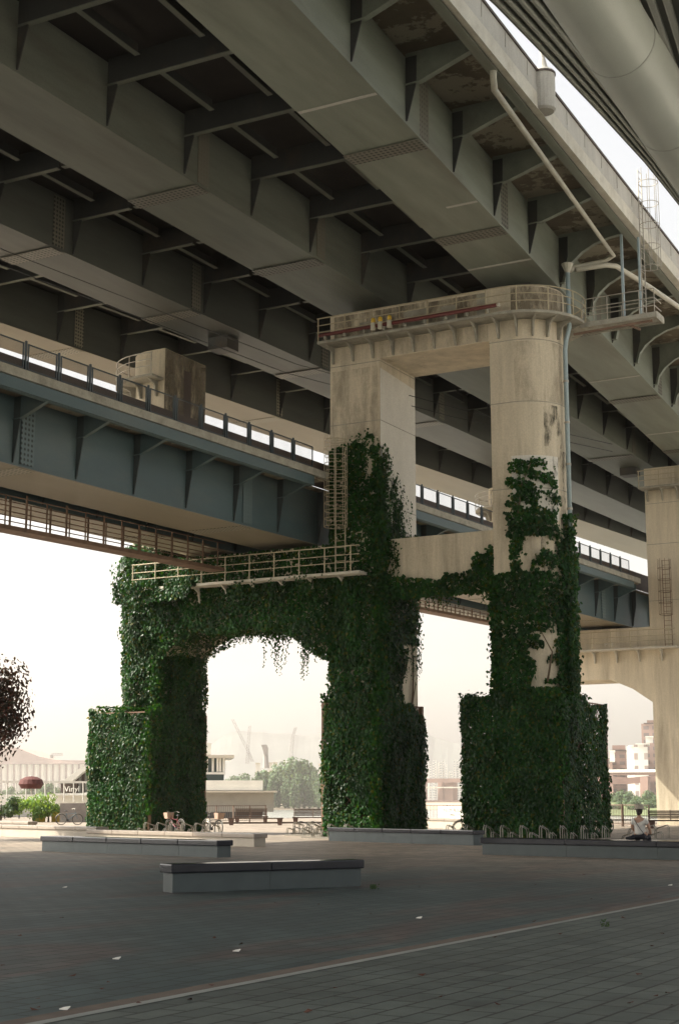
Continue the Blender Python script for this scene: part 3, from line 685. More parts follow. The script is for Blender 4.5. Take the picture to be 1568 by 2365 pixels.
mb=MB();mb.tube([J(-6.62-.045*(y-20)-.0*(y-20),y,13+.0*(y-20)) for y in [8+2*i for i in range(16)]],.565*KS,40);mb.build('arch_tube',M['jtube'],jb,True)
for y in range(12,38,3):
    c=Vector(J(-6.62-.045*(y-20),y,13));MB().tube([c-Vector((0,.03,0)),c+Vector((0,.03,0))],.566*KS+.006,40).build('seam_ring',M['jgrey'],jb,True)
mb=MB();mb.strip([[J(-5.2-.03*(y-20),y,14.6),J(2.5,y,13.6),J(2.5,y,16.2),J(-5.2,y,16.2)] for y in(8,38)]);mb.build('inner_soffit',M['jdark'],jb)
mb=MB();mb.box(3,16,-60,36,22.6,26);mb.build('main_body',M['jdark'],jb)
# ---------------------------------------------------------------- ivy
class Leaves:
    def __init__(s):s.v=[];s.f=[]
    def leaf(s,p,n,size,droop=.6):
        n=Vector(n);n=(n+Vector((random.gauss(0,.38),random.gauss(0,.38),random.gauss(.15,.38)))).normalized()
        d=Vector((random.gauss(0,.45),random.gauss(0,.45),-1));d=(d-n*d.dot(n)).normalized();sd=n.cross(d)
        w=size*random.uniform(.28,.42);l=size*random.uniform(.62,1.0);p=Vector(p);b=len(s.v)
        f=n*size*.14
        s.v+=[tuple(p-d*l*.35),tuple(p-sd*w+d*l*.02+f*-1),tuple(p+d*l*.65-f*.6),tuple(p+sd*w+d*l*.02-f)]
        s.f+=[(b,b+1,b+2),(b,b+2,b+3)]
    def patch(s,o,u,v,n,dens,mask=None,depth=.28,size=.2):
        o,u,v,n=map(Vector,(o,u,v,n));area=u.cross(v).length
        for _ in range(int(area*dens)):
            a,b=random.random(),random.random();p=o+u*a+v*b
            if mask and not mask(p):continue
            dd=depth*(random.random()**.8)*(.35+1.2*max(0,noise.noise(p*.8)+.35))
            s.leaf(p+n*dd,n,size*random.uniform(.7,1.25))
    def arc(s,cx,cy,r,a0,a1,z0,z1,dens,mask=None,depth=.25,size=.2):
        for _ in range(int(abs(a1-a0)*r*(z1-z0)*dens)):
            a=random.uniform(a0,a1);z=random.uniform(z0,z1);n=Vector((math.cos(a),math.sin(a),0));p=Vector((cx,cy,z))+n*r
            if mask and not mask(p):continue
            dd=depth*(random.random()**.8)*(.35+1.2*max(0,noise.noise(p*.8)+.35))
            s.leaf(p+n*dd,n,size*random.uniform(.7,1.25))
    def strand(s,p,l,size=.17,out=(0,-1,0),side=(1,0,0),w=.12,n=14):
        p=Vector(p);q=p.copy()
        for i in range(int(l*n)):
            t=i/(l*n);q=p+Vector((0,0,-l*t))+Vector(side)*(.25*l*math.sin(t*2+p.x)*.3)
            s.leaf(q+Vector(side)*random.gauss(0,w*(1-t*.7))+Vector(out)*random.uniform(0,.2),out,size*(1-.4*t)*random.uniform(.8,1.2))
    def build(s,name,parent,m=None):
        mb=MB();mb.v=s.v;mb.f=s.f;return mb.build(name,m or M['ivy'],parent)
def nz(p,sc=1.,off=0):return noise.noise(Vector((p.x*sc+off,p.y*sc+3.1,p.z*sc)))
DN=300
def ivy(label,loc,fn,stems=()):
    t=thing('ivy_vine',label,'ivy',loc,'ivy growing on the near pier');L=Leaves();fn(L);L.build('leaves',t)
    mb=MB()
    for st in stems:mb.tube(st,[.05-.03*i/(len(st)-1) for i in range(len(st))],6)
    if stems:mb.build('stems',M['vine'],t)
    return t
def postcol(L,x,y,z0,z1):
    for _ in range(int((z1-z0)*170)):
        L.leaf((x+random.gauss(.06,.13),y+random.gauss(-.06,.13),random.uniform(z0,z1)),(.7,-.7,0),.2)
def mid_front(p):
    if p.x<-30.95: top=16.9+nz(p,1.4)*.4-(1.6 if False else 0)
    else: top=17.0+nz(p,1.8)*.9
    if p.z>top:return False
    if p.z>14.6 and nz(p,1.3,9)>.36 and p.x>-30.3:return False
    return True
def mid_side(p):
    dy=p.y-Y0;z=p.z
    if z>13.0:
        # fingers climbing from the corner
        lim=(.35+ (16.6-z)*.55)*(.55+.9*max(0,noise.noise(Vector((p.y*2.6,z*.35,1))) +.35))
        if z>16.8:return False
        if dy>lim:return random.random()<.0
        return noise.noise(Vector((p.y*3.2,z*.8,5)))>-.2+random.gauss(0,.12)
    if 10.9<z<13.0:
        return noise.noise(Vector((p.y*1.1,z*.9,2)))>-.05-(0.35 if dy<1.2 else 0)
    if z>8.3:return True
    lim=2.0+nz(p,.8)*.9 if z>5.6 else 2.6+(5.6-z)*.6
    return dy<lim
def f_mid(L):
    L.patch((-32.1,Y0,0),(2.5,0,0),(0,0,18),(0,-1,0),DN,mid_front)
    L.patch((-29.6,Y0,0),(0,3.5,0),(0,0,17),(1,0,0),DN,mid_side)
    L.patch((-32.1,Y1,0),(0,-3.5,0),(0,0,12),(-1,0,0),40)
    # low planter volume
    L.patch((-31.95,56.5,0),(2.45,0,0),(0,0,6.1),(0,-1,0),DN*1.4,lambda p:not(-30.9<p.x<-30.0 and p.z<2.6 and nz(p,1.3,4)>.02) and p.z<5.6+nz(p,1.1,2)*.9,.17,.19)
    L.patch((-29.5,56.5,0),(0,4.7,0),(0,0,5.9),(1,0,0),DN*1.0,lambda p:p.z<5.9-(p.y-56.5)*.12+nz(p,1)*.5,.17,.19)
    L.patch((-32.0,56.5,0),(0,4.5,0),(0,0,6),(-1,0,0),150,None,.17,.19)
    for i in range(26):L.strand((-29.55+random.uniform(0,.1),random.uniform(58.8,60.9),random.uniform(7.6,9.8)),random.uniform(.5,1.6),out=(1,0,0),side=(0,1,0))
    for i in range(16):
        y=random.uniform(57.5,59.9);L.strand((-29.52,y,16.3-(y-57.5)*1.0+random.gauss(0,.3)),random.uniform(1.6,3.4),.15,(1,0,0),(0,1,0),.07,10)
    for i in range(14):L.strand((random.uniform(-30.9,-29.7),57.25,random.uniform(16.6,17.6)),random.uniform(.6,1.4),.15,w=.08)
_fm=f_mid
def f_mid(L):
    _fm(L);postcol(L,-29.5,56.5,.3,5.9)
    for z0 in(0,1,2):postcol(L,-29.66,57.33,5.6,16.2-z0)
ivy('tall ivy on the middle leg, climbing past the rusty caged ladder',(-30.8,57.3,0),f_mid,
  [[(-29.57,59.8,4.5),(-29.5,60.1,6),(-29.55,60.3,7.2),(-29.57,60.2,8.5)],[(-29.57,60.3,4.2),(-29.5,60.0,5.5),(-29.55,60.5,6.6)]])
def f_arch(L):
    def m(p):
        x=p.x
        if x<-40.3:b=lerp(7.9,8.75,(x+41.2)/.9)
        elif x<-39.2:b=lerp(8.75,9.25,(x+40.3)/1.1)
        elif x<-34.9:b=9.25
        elif x<-33.4:b=lerp(9.25,8.6,(x+34.9)/1.5)
        else:b=lerp(8.6,7.7,(x+33.4)/1.3)
        return p.z>b-.25+nz(p,1.2)*.2
    L.patch((-43.2,Y0-.05,7.2),(12.6,0,0),(0,0,3.9),(0,-1,0),DN,m,.35)
    L.patch((-41.3,Y0-.02,11.1),(9.2,0,0),(0,0,1.45),(0,-1,0),DN*.8,None,.15)
    L.patch((-41.2,Y0,7.9),(2.0,0,1.35),(0,3.5,0),(.5,0,-.8),120,None,.3)
    L.patch((-34.9,Y0,9.25),(2.8,0,-1.5),(0,3.5,0),(-.4,0,-.8),120,None,.3)
    L.patch((-39.3,Y0,9.25),(4.5,0,0),(0,3.5,0),(0,0,-1),120,None,.25)
    L.patch((-43.2,56.45,10.5),(4.6,0,0),(0,0,1.0),(0,-1,0),DN,lambda p:nz(p,.9)>-.35,.25)
    for i in range(110):
        x=random.uniform(-40.2,-33.2);y=random.uniform(Y0,Y1)
        L.strand((x,y,9.15 if x<-34.6 else 8.8),random.uniform(.2,.75),.16)
    for i in range(10):L.strand((-36.6+random.gauss(0,.45),60.3,9.2),random.uniform(1.0,2.2),.17,w=.1)
    for i in range(10):L.strand((-35.0+random.gauss(0,.3),60.3,9.1),random.uniform(.9,2.4),.17,w=.1)
    for i in range(5):L.strand((-34.0+random.gauss(0,.3),60.3,8.8),random.uniform(.8,1.5),.17,w=.1)
    for i in range(12):L.strand((random.uniform(-37,-31),56.4,11.1),random.uniform(.5,1.8),.16)
ivy('dark ivy over the low arch, long strands hanging into the opening',(-36.6,57.3,9),f_arch)
def f_left(L):
    postcol(L,-41.0,56.5,.9,5.7);postcol(L,-41.25,57.35,5.5,12.4);postcol(L,-41.25,57.35,5.5,12.4)
    L.arc(-42.08,Y0+1.72,1.74,math.pi*.5,1.5*math.pi,0,13.4,DN*.9,lambda p:not(6.0<p.z<10.8 and p.x<-43.3 and nz(p,.7)>-.1),.45,.22)
    L.patch((-42.1,Y0,0),(.95,0,0),(0,0,13.2),(0,-1,0),DN,None,.35)
    L.patch((-41.2,Y0,0),(0,3.5,0),(0,0,8.6),(1,0,0),DN,None,.3)
    L.patch((-41.2,Y0,11),(0,3.5,0),(0,0,2),(1,0,0),DN,None,.3)
    L.patch((-44.35,56.45,0),(3.35,0,0),(0,0,5.75),(0,-1,0),DN*1.4,lambda p:p.z<5.55+nz(p,1.2)*.5,.17,.19)
    L.patch((-40.95,56.5,0),(0,4.4,0),(0,0,8.2),(1,0,0),DN,lambda p:p.z<5.8 or p.y>58,.17,.19)
    L.patch((-44.4,61,0),(0,-4.5,0),(0,0,5.7),(-1,0,0),170,None,.17,.19)
    L.patch((-44.35,56.5,5.6),(3.3,0,0),(0,3,0),(0,0,1),80,None,.3,.22)
    for i in range(30):L.strand((-43.6+random.gauss(0,.2),random.uniform(57.4,59.6),random.uniform(10.5,12.9)),random.uniform(.8,2.6),.22,(-1,-.3,0),(0,1,0))
ivy('sunlit ivy over the left leg and its lattice box',(-42.5,57.3,0),f_left)
def f_tie(L):
    def m(p):
        b=11.0+.55*noise.noise(Vector((p.x*.9,0,0)));d=abs(p.x+27.3)
        top=10.75+ .5*(d/2.4)**2+.35*noise.noise(Vector((p.x*1.6,2,0)))
        if p.x>-25.4:top+=.75*max(0,noise.noise(Vector((p.x*2.5,7,p.z)))+.3)
        return p.z<top
    L.patch((-29.6,Y0+.3,10.0),(5.25,0,0),(0,0,2.6),(0,-1,0),DN,m,.3)
    L.patch((-29.6,Y0+.35,10.48),(5.25,0,0),(0,2.8,0),(0,0,-1),60,None,.25)
    for i in range(46):L.strand((random.uniform(-29.4,-24.4),random.uniform(57.5,60.4),10.5),random.uniform(.2,.95),.17)
    for i in range(12):L.strand((-29.4+random.uniform(0,.5),57.6,12.6-.9*i/12),random.uniform(.8,1.5),.16)
ivy('ivy garland hanging along the tie beam between middle and right legs',(-27,57.6,10.5),f_tie)
def rmask(p):
    # s: distance along the front from the left corner
    if p.y<Y0+.02 and p.x<-23.4:s=p.x+24.35
    else:
        a=math.atan2(p.y-(Y0+1.72),p.x+23.47)+math.pi/2;s=.88+1.72*a
    z=p.z;n=.3*noise.noise(Vector((s*2.2,z*1.5,3)))+random.gauss(0,.05)
    if z>15.4+n:return False
    if z>12.2:
        lo=.72 if z<13.7 else .80
        hi=2.75-.5*max(0,z-14.4)
        if not(lo+n<s<hi+n):return False
        if z>13.2 :return noise.noise(Vector((s*1.1,z*3.2+s*1.3,8)))>-.14+random.gauss(0,.09)
        return True
    if z>10.7:
        if s<.75:return False
        if s<1.25+n:return True
        if s>2.75:return True
        return noise.noise(Vector((s*1.6,z*1.3,6)))>.12+random.gauss(0,.1)
    if z>6.0 and 1.55+n*1.6<s<2.6+n and z<8.6+n*2-.6*abs(s-2.1):return noise.noise(Vector((s*2,z*2,1)))>.3
    return True
def f_right(L):
    postcol(L,-21.35,56.5,2.3,5.6);postcol(L,-24.35,57.35,5.5,10.6);postcol(L,-24.35,57.35,5.5,10.6)
    L.patch((-24.35,Y0,0),(.88,0,0),(0,0,15.8),(0,-1,0),DN,rmask)
    L.arc(-23.47,Y0+1.72,1.72,-math.pi/2,math.pi*.3,0,15.8,DN*1.05,rmask,.3)
    L.patch((-24.35,Y1,0),(0,-3.5,0),(0,0,10.6),(-1,0,0),60,None,.35)
    L.patch((-25.5,56.5,0),(4.2,0,0),(0,0,5.9),(0,-1,0),DN*1.7,lambda p:p.z<5.6+nz(p,1.0)*.7,.17,.19)
    L.patch((-21.35,56.5,.0),(0,5.3,0),(0,0,5.7),(1,0,0),DN*1.3,lambda p:p.z<5.6+nz(p,1)*.4 and nz(p,1.5,3)>-.42,.17,.19)
    L.patch((-25.55,61.5,0),(0,-5,0),(0,0,5.8),(-1,0,0),170,None,.17,.19)
    L.patch((-25.5,56.5,5.6),(4.2,0,0),(0,4,0),(0,0,1),60,None,.3,.2)
    for i in range(16):
        a=-math.pi/2+random.uniform(0,1.1);zz=random.uniform(13.2,15.6);L.strand((-23.47+1.75*math.cos(a),Y0+1.72+1.75*math.sin(a),zz),random.uniform(.3,.9),.15,(math.cos(a),math.sin(a),0),(.9,0,-.3),.05,16)
    for i in range(8):L.strand((-21.5+random.gauss(0,.1),58.6,random.uniform(6,12)),random.uniform(1,3),.18,(1,-.4,0),(0,1,0))
    for i in range(60):
        z=random.uniform(5.5,12.8);L.leaf((-21.5+random.gauss(0,.12),58.8+random.gauss(0,.12),z),(1,-1,0),.2)
    for i in range(1400):
        z=random.uniform(5.0,13.2);L.leaf((-21.52+random.gauss(0,.14),58.7+random.gauss(0,.15),z),(.7,-.7,0),.2)
ivy('dark ivy up the right leg with a bare round patch, thick over its lattice box',(-23,57.3,0),f_right,
  [[(-23.2,57.2,13),(-23.0,57.2,14.3),(-22.6,57.25,15.2)],[(-22.2,57.5,6.2),(-22.0,57.6,7.4),(-22.4,57.5,8.2)]])
# lattice boxes round the leg feet
def trellis(label,x0,x1,y0,y1,h,pale=0):
    t=thing('trellis_box',label,'trellis',((x0+x1)/2,(y0+y1)/2,0),'wire lattice boxes round the pier feet')
    for x,y in((x0,y0),(x1,y0),(x1,y1),(x0,y1)):
        MB().box(x-.09,x+.09,y-.09,y+.09,0,h).build('post',M['post_pale'] if (pale and x==x0) else M['post'],t)
    def lat(P,Q):
        P=Vector(P);Q=Vector(Q);w=(Q-P).length;d=(Q-P).normalized();mb=MB();st=.32;k=-int(h/st)
        while k*st<w:
            for sg in(1,-1):
                a=k*st;z0=0;b=a+h;
                u0,u1=max(0,a),min(w,b)
                if u1-u0<.05:continue
                za,zb=u0-a,u1-a
                if sg<0:za,zb=h-za,h-zb
                mb.bar(P+d*u0+Vector((0,0,za)),P+d*u1+Vector((0,0,zb)),.02)
            k+=1
        for z in(.05,h-.03):mb.bar(P+Vector((0,0,z)),Q+Vector((0,0,z)),.05)
        mb.build('lattice_panel',M['post'] ,t)
    for a,b in(((x0,y0,0),(x1,y0,0)),((x1,y0,0),(x1,y1,0)),((x1,y1,0),(x0,y1,0)),((x0,y1,0),(x0,y0,0))):lat(a,b)
trellis('lattice box round the left leg, its pale left post showing',-44.3,-41.0,56.55,60.9,5.5,1)
trellis('lattice box round the middle leg foot',-31.98,-29.55,56.6,61.0,5.6)
trellis('lattice box round the right leg foot, brown post showing at its corner',-25.4,-21.4,56.6,61.9,5.5)
# ---------------------------------------------------------------- ground, river, bank
mb=MB();g=[(-170,-40),(120,-40),(120,70),(40,78),(-14,84),(-27,86.5),(-40,100),(-52.5,113),(-60,112),(-57.6,97),(-56,84.5),(-66,90),(-80,104),(-100,120),(-170,150)]
G=[(-170,-40),(120,-40),(120,100),(-10,100),(-40,112),(-60,116),(-92,116),(-170,150)]
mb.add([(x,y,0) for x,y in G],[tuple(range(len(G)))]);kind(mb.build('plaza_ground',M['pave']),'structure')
mb=MB();E_=[(120,100),(-10,100),(-40,112),(-60,116),(-92,116),(-170,150),(-600,330)]
secs=[[(x,y,0) for x,y in E_],[(x-2,y+9,-4.3) for x,y in E_]]
mb.strip([list(r) for r in zip(*secs)],closed=False);kind(mb.build('river_bank',M['conc_grey']),'structure')
mb=MB();mb.add([(-7000,-500,-4),(7000,-500,-4),(7000,9000,-4),(-7000,9000,-4)],[(0,1,2,3)]);kind(mb.build('river_water',M['water']),'structure')
mb=MB();mb.add([(-600,-500,-.3),(600,-500,-.3),(600,-40,-.02),(-600,-40,-.02)],[(0,1,2,3)]);mb.add([(-600,-500,-.05),(-170,-500,-.05),(-170,150,-.02),(-600,330,-.05)],[(0,1,2,3)]);mb.add([(120,-500,-.05),(600,-500,-.05),(600,100,-.05),(120,100,-.02)],[(0,1,2,3)]);kind(mb.build('outer_ground',M['greyw']),'structure')
mb=MB();mb.add([(-7.10,-5,.004),(-6.99,-5,.004),(-6.99,56,.004),(-7.10,56,.004)],[(0,1,2,3)]);kind(mb.build('pale_paving_strip',M['stripe']),'structure')
mb=MB();mb.add([(-7.30,-5,.0035),(-7.104,-5,.0035),(-7.104,56,.0035),(-7.30,56,.0035)],[(0,1,2,3)]);kind(mb.build('brown_paving_strip',M['redpave']),'structure')
mb=MB();mb.add([(5.5,-40,.004),(119,-40,.004),(119,99,.004),(5.5,99,.004)],[(0,1,2,3)]);mb.add([(-169,-39,.004),(5.49,-39,.004),(5.49,-12,.004),(-169,-12,.004)],[(0,1,2,3)]);kind(mb.build('bounce_sheet',M['bounce_pale']),'structure')  # unseen pale sheets added to bounce sunlight onto girders and legs
# ---------------------------------------------------------------- granite seat walls
def seatwall(label,a,b,h,m,mc,dpt=.55,cap=.14,seg=1.6):
    "a,b: ground line of the front face"
    a=Vector((*a,0));b=Vector((*b,0));d=(b-a);Lh=d.length;d.normalize();n=Vector((-d.y,d.x,0))
    if n.y<0:n=-n
    t=thing('seat_wall',label,'seat wall',tuple((a+b)/2),'granite seat walls on the plaza')
    k=max(1,round(Lh/seg))
    for i in range(k):
        u0,u1=Lh*i/k+(.004 if i else 0),Lh*(i+1)/k-(.004 if i<k-1 else 0)
        mb=MB();mb.obox(a+d*(u0+u1)/2+n*dpt/2+Vector((0,0,(h-cap)/2)),d*(u1-u0)/2,n*(dpt/2-.03),Vector((0,0,(h-cap)/2)));mb.build('base_block',m,t)
        e0=-.05 if i==0 else 0;e1=.05 if i==k-1 else 0
        mb=MB();mb.obox(a+d*((u0+e0)+(u1+e1))/2+n*dpt/2+Vector((0,0,h-cap/2+.002)),d*((u1+e1)-(u0+e0))/2,n*(dpt/2+.02),Vector((0,0,cap/2)));mb.build('cap_stone',mc,t,bevel=.022)
    return t
seatwall('nearest granite seat wall with polished dark cap, alone in the foreground',(-14.87,21.25),(-13.07,24.5),.46,M['granite'],M['granite_d'],.42,.15,1.9)
seatwall('long grey seat wall at left, its left end in sunlight',(-30.49,36.62),(-22.94,34.75),.45,M['granite'],M['granite_d'],.55,.15)
seatwall('pale seat wall just behind the long left one',(-36.6,46.6),(-27.2,43.4),.42,M['granite_w'],M['granite_wd'])
seatwall('pale seat wall farthest left in full sun',(-50.4,53.2),(-37.6,48.4),.48,M['granite_w'],M['granite_wd'])
seatwall('grey seat wall in front of the middle leg, left end sunlit',(-28.75,51.2),(-21.5,48.3),.5,M['granite'],M['granite_d'])
seatwall('dark seat wall at right on which the person sits',(-17.66,40.3),(-9.5,38.55),.47,M['granite'],M['granite_d'],.6,.16,2.9)
seatwall('seat wall beyond the middle leg seen through the gap',(-38.4,78.5),(-29.6,72.9),.55,M['granite_w'],M['granite_wd'])
seatwall('short pale seat wall left of the left lattice box',(-62.5,67.5),(-54.6,64.4),.4,M['granite_w'],M['granite_wd'])
# ---------------------------------------------------------------- bicycle racks
def rack():
    t=thing('bike_rack','x','bike rack',(0,0,0),'steel bike racks')
    for i in range(6):
        x=-1.0+i*.4;hh=.60 if i%2 else .35
        for dx in(-.045,.045):
            MB().tube([(x+dx,-.35,0),(x+dx,-.35,hh-.12),(x+dx,-.28,hh-.02),(x+dx,.22,hh-.16),(x+dx,.3,hh-.3),(x+dx,.3,0)],.017,6).build('hoop',M['chrome'],t)
    mb=MB();mb.bar((-1.15,-.35,.03),(1.15,-.35,.03),.05);mb.bar((-1.15,.3,.03),(1.15,.3,.03),.05);mb.build('floor_rail',M['chrome'],t);return t
rk=rack()
spots=[((-24.6,54.6,0),-.05,'bike rack in front of the right lattice box, at its left end'),((-22.3,54.5,0),-.05,'bike rack in front of the middle of the right lattice box'),((-20.2,55.2,0),.1,'bike rack before the corner of the right lattice box'),
 ((-18.4,57.5,0),1.2,'bike rack right of the right lattice box behind the parked bicycles'),((-35.0,61.0,0),-.3,'bike rack in sun just left of the middle leg'),((-33.6,58.2,0),-.2,'bike rack in front of the foot of the middle leg, left side'),
 ((-30.6,54.6,0),-.1,'bike rack behind the grey seat wall at the middle leg'),((-38.9,54.5,0),-.2,'bike rack right of the left leg with a bicycle'),((-36.6,54.0,0),-.2,'bike rack at the right end of the pale seat wall')]
for i,(l,rz,lb) in enumerate(spots):
    if i==0:rk.location=l;rk.rotation_euler=(0,0,rz);rk['label']=lb
    else:dup(rk,l,rz,lb)
# ---------------------------------------------------------------- bicycles
def bike(frame,label,loc,rz,basket=True):
    t=thing('bicycle','','bicycle',(0,0,0),'parked bicycles')
    for x in(-.52,.52):
        w=None
        mb=MB();n=24;mb.tube([(x+.33*math.cos(2*math.pi*i/n),0,.34+.33*math.sin(2*math.pi*i/n)) for i in range(n+1)],.02,6,False);w=mb.build('wheel',M['tyre'],t)
        mb=MB()
        for i in range(10):
            a=math.pi*i/10;mb.tube([(x+.3*math.cos(a),0,.34+.3*math.sin(a)),(x-.3*math.cos(a),0,.34-.3*math.sin(a))],.003,4)
        mb.tube([(x,-.04,.34),(x,.04,.34)],.03,8);mb.tube([(x+.29*math.cos(2*math.pi*i/n),0,.34+.29*math.sin(2*math.pi*i/n)) for i in range(n+1)],.01,5,False);mb.build('rim',M['chrome'],w)
        mb=MB();mb.tube([(x+.37*math.cos(R_(a)),0,.34+.37*math.sin(R_(a))) for a in range(20,175,15)],.016,5);mb.build('mudguard',M['chrome'],t)
    mb=MB();bb=(-.1,0,.3)
    for a,b,r in((bb,(-.22,0,.75),.018),(bb,(.36,0,.62),.022),((-.2,0,.66),(.35,0,.72),.014),(bb,(-.52,0,.34),.012),((-.2,0,.66),(-.52,0,.34),.012),((.33,0,.85),(.52,0,.34),.017)):mb.tube([a,b],r,8)
    mb.build('frame',frame,t)
    MB().sph((-.24,0,.86),(.13,.07,.035)).build('saddle',M['black'],t,True)
    mb=MB();mb.tube([(-.22,0,.72),(-.24,0,.85)],.012,6);mb.build('seat_post',M['chrome'],t)
    mb=MB();mb.tube([(.33,0,.84),(.32,0,.98),(.3,0,1.0)],.012,6);mb.tube([(.12,-.28,.98),(.28,-.24,1.02),(.33,0,.98),(.28,.24,1.02),(.12,.28,.98)],.012,6);mb.build('handlebar',M['chrome'],t)
    mb=MB();mb.tube([(-.1,-.06,.3),(-.1,.06,.3)],.07,10);mb.tube([(-.1,.08,.3),(0,.08,.18)],.01,5);mb.tube([(-.1,-.08,.3),(-.2,-.08,.42)],.01,5);mb.build('crank',M['black'],t)
    if basket:
        mb=MB();b=[(.42,-.15,.72),(.42,.15,.72),(.68,.15,.72),(.68,-.15,.72)];c=[(.4,-.18,.98),(.4,.18,.98),(.74,.18,.98),(.74,-.18,.98)]
        mb.add(b+c,[(0,1,2,3),(0,1,5,4),(1,2,6,5),(2,3,7,6),(3,0,4,7)]);mb.build('basket',M['basket'],t)
    t['label']=label;t.location=loc;t.rotation_euler=(0,0,rz);return t
bike(M['redframe'],'dark red bicycle with a pale front basket standing right of the left leg',(-39.3,56.2,0),R_(155))
bike(M['black'],'dark bicycle leaning at the right end of the pale seat wall',(-37.2,56.0,0),R_(-25),True)
bike(M['blueframe'],'blue bicycle propped by the person at the far left bench',(-61.6,76.6,0),R_(28),False)
bike(M['black'],'black bicycle half hidden behind the left edge of the right lattice box',(-26.05,58.6,0),R_(15),False)
q=onZ(1338,1925);bike(M['blueframe'],'bicycle in the rack right of the right lattice box, nearest it',(q.x,q.y,0),R_(65),False)
bike(M['black'],'bicycle in the rack right of the right lattice box, second from it',(onZ(1390,1926).x,onZ(1390,1926).y,0),R_(70),False)
# ---------------------------------------------------------------- benches
def bench(label,loc,rz,L=1.9,back=True,dk=M['wood'],seatm=None):
    t=thing('bench','','bench',(0,0,0),'park benches')
    mb=MB()
    for i in range(4):mb.box(-L/2,L/2,-.24+i*.125,-.13+i*.125,.40,.47)
    mb.build('seat',seatm or dk,t)
    if back:
        mb=MB()
        for i in range(5):mb.box(-L/2+.1,L/2-.1,.28+i*.015,.32+i*.015,.54+i*.09,.61+i*.09)
        mb.build('backrest',dk,t)
        for x in(-L/2+.1,0,L/2-.1):MB().bar((x,.27,.44),(x,.37,1.0),.05).build('back_post',M['rail_fence'],t)
        for x in(-L/2+.25,L/2-.25):
            mb=MB();mb.bar((x,.2,.43),(x+.05,.42,0),.05);mb.build('leg',M['rail_fence'],t)
    for x in(-L/2+.2,L/2-.2):
        MB().xprism([(x-.16,.43),(x+.16,.43),(x+.12,.02),(x-.10,.02)],-.2,.1).build('stone_support',M['benchstone'],t)
    t['label']=label;t.location=loc;t.rotation_euler=(0,0,rz);return t
q=onZ(580,1902);bench('slatted bench left of the two seen through the arch',(q.x,q.y,0),R_(32),2.3)
q=onZ(610,1907);bench('low backless bench before the left slatted one',(q.x,q.y-1,0),R_(25),3.4,False)
q=onZ(722,1905);bench('slatted bench half hidden by the ivy of the middle leg',(q.x,q.y,0),R_(28),2.6)
q=onZ(1415,1913);bench('backless bench left of the seated person, by the river fence',(q.x,q.y,0),R_(28),3.0,False)
q=onZ(1552,1915);bench('slatted bench at the right edge below the far pier',(q.x,q.y,0),R_(28),2.6)
q=onZ(200,1888);bench('dark bench far left where a person rests beside a bicycle',(q.x,q.y,0),R_(34),2.4,True,M['greyboard'])
# ---------------------------------------------------------------- fences
def fence(label,a,b,h,m,pp=2.0,bp=.12,z=0.,dbl=True):
    a=Vector((a[0],a[1],z));b=Vector((b[0],b[1],z));d=b-a;L=d.length;d.normalize()
    t=thing('fence',label,'fence',tuple((a+b)/2))
    k=max(1,round(L/pp))
    for i in range(k+1):
        p=a+d*L*i/k
        MB().box(p.x-.035,p.x+.035,p.y-.035,p.y+.035,z,z+h+.04).build('post',m,t)
    mb=MB();mb.bar(a+Vector((0,0,h)),b+Vector((0,0,h)),.05);mb.bar(a+Vector((0,0,.14)),b+Vector((0,0,.14)),.04);mb.build('rail',m,t)
    mb=MB();u=bp
    while u<L:
        p=a+d*u;mb.bar(p+Vector((0,0,.14)),p+Vector((0,0,h)),.018);u+=bp
    mb.build('balusters',m,t);return t
P=lambda x,y:(onZ(x,y).x,onZ(x,y).y)
fence('dark park fence at the far left in front of the bushes',P(-60,1895),P(134,1889),1.1,M['black'],3.2,.16)
fence('metal river fence behind the left bench',P(458,1903),P(613,1899),1.15,M['rail_fence'],2.6,.3)
fence('brown river fence between the middle and right legs',P(950,1898),P(1120,1900),1.15,M['rail_fence'],3.3,.3)
fence('brown river fence behind the seated person',P(1375,1907),P(1437,1910),1.25,M['rail_fence'],2.2,.28)
fence('brown river fence in front of the far pier leg',P(1440,1910),P(1500,1912),1.25,M['rail_fence'],2.2,.28)
# kerb line below fences
mb=MB()
for a,b in((P(458,1904),P(980,1901)),):
    mb.bar((*a,.05),(*b,.05),.3,.12)
kind(mb.build('river_kerb',M['redpave']),'structure')
# banner on the fence
ba=onZ(1013,1899);bb=onZ(1096,1900)
bn=thing('banner','white banner with Korean lettering tied on the river fence','banner',tuple(ba))
def wave(i,n):return .0
d=(bb-ba);w=3.6*.98;dn=d.normalized();off=Vector((dn.y,-dn.x,0))*.07
mb=MB();Ln=d.length
mb.strip([[ba+dn*Ln*i/12+off*(1+.25*math.sin(i*1.7))+Vector((0,0,.22)),ba+dn*Ln*i/12+off*(1+.25*math.sin(i*1.7))+Vector((0,0,1.08))] for i in range(13)],closed=False);mb.build('cloth',M['white'],bn)
mb=MB();sw=[];n=10
for i in range(n+1):
    u=i/n*.42;sw.append([ba+dn*Ln*u+off*1.4+Vector((0,0,.24)),ba+dn*Ln*u+off*1.4+Vector((0,0,.24+.42*(1-i/n)**1.6+.01))])
mb.strip(sw,closed=False);mb.build('printed_swoosh',M['blue_pipe'],bn)
az=math.atan2(dn.y,dn.x)
text('안심한 뚝섬한강공원','lettering',Ln*.098,M['brown_beam'],bn,ba+dn*Ln*.13+off*1.7+Vector((0,0,.72)),(R_(90),0,az))
text('함께하는 안전한 공원 이용','small_lettering',Ln*.055,M['brown_beam'],bn,ba+dn*Ln*.3+off*1.7+Vector((0,0,.45)),(R_(90),0,az))
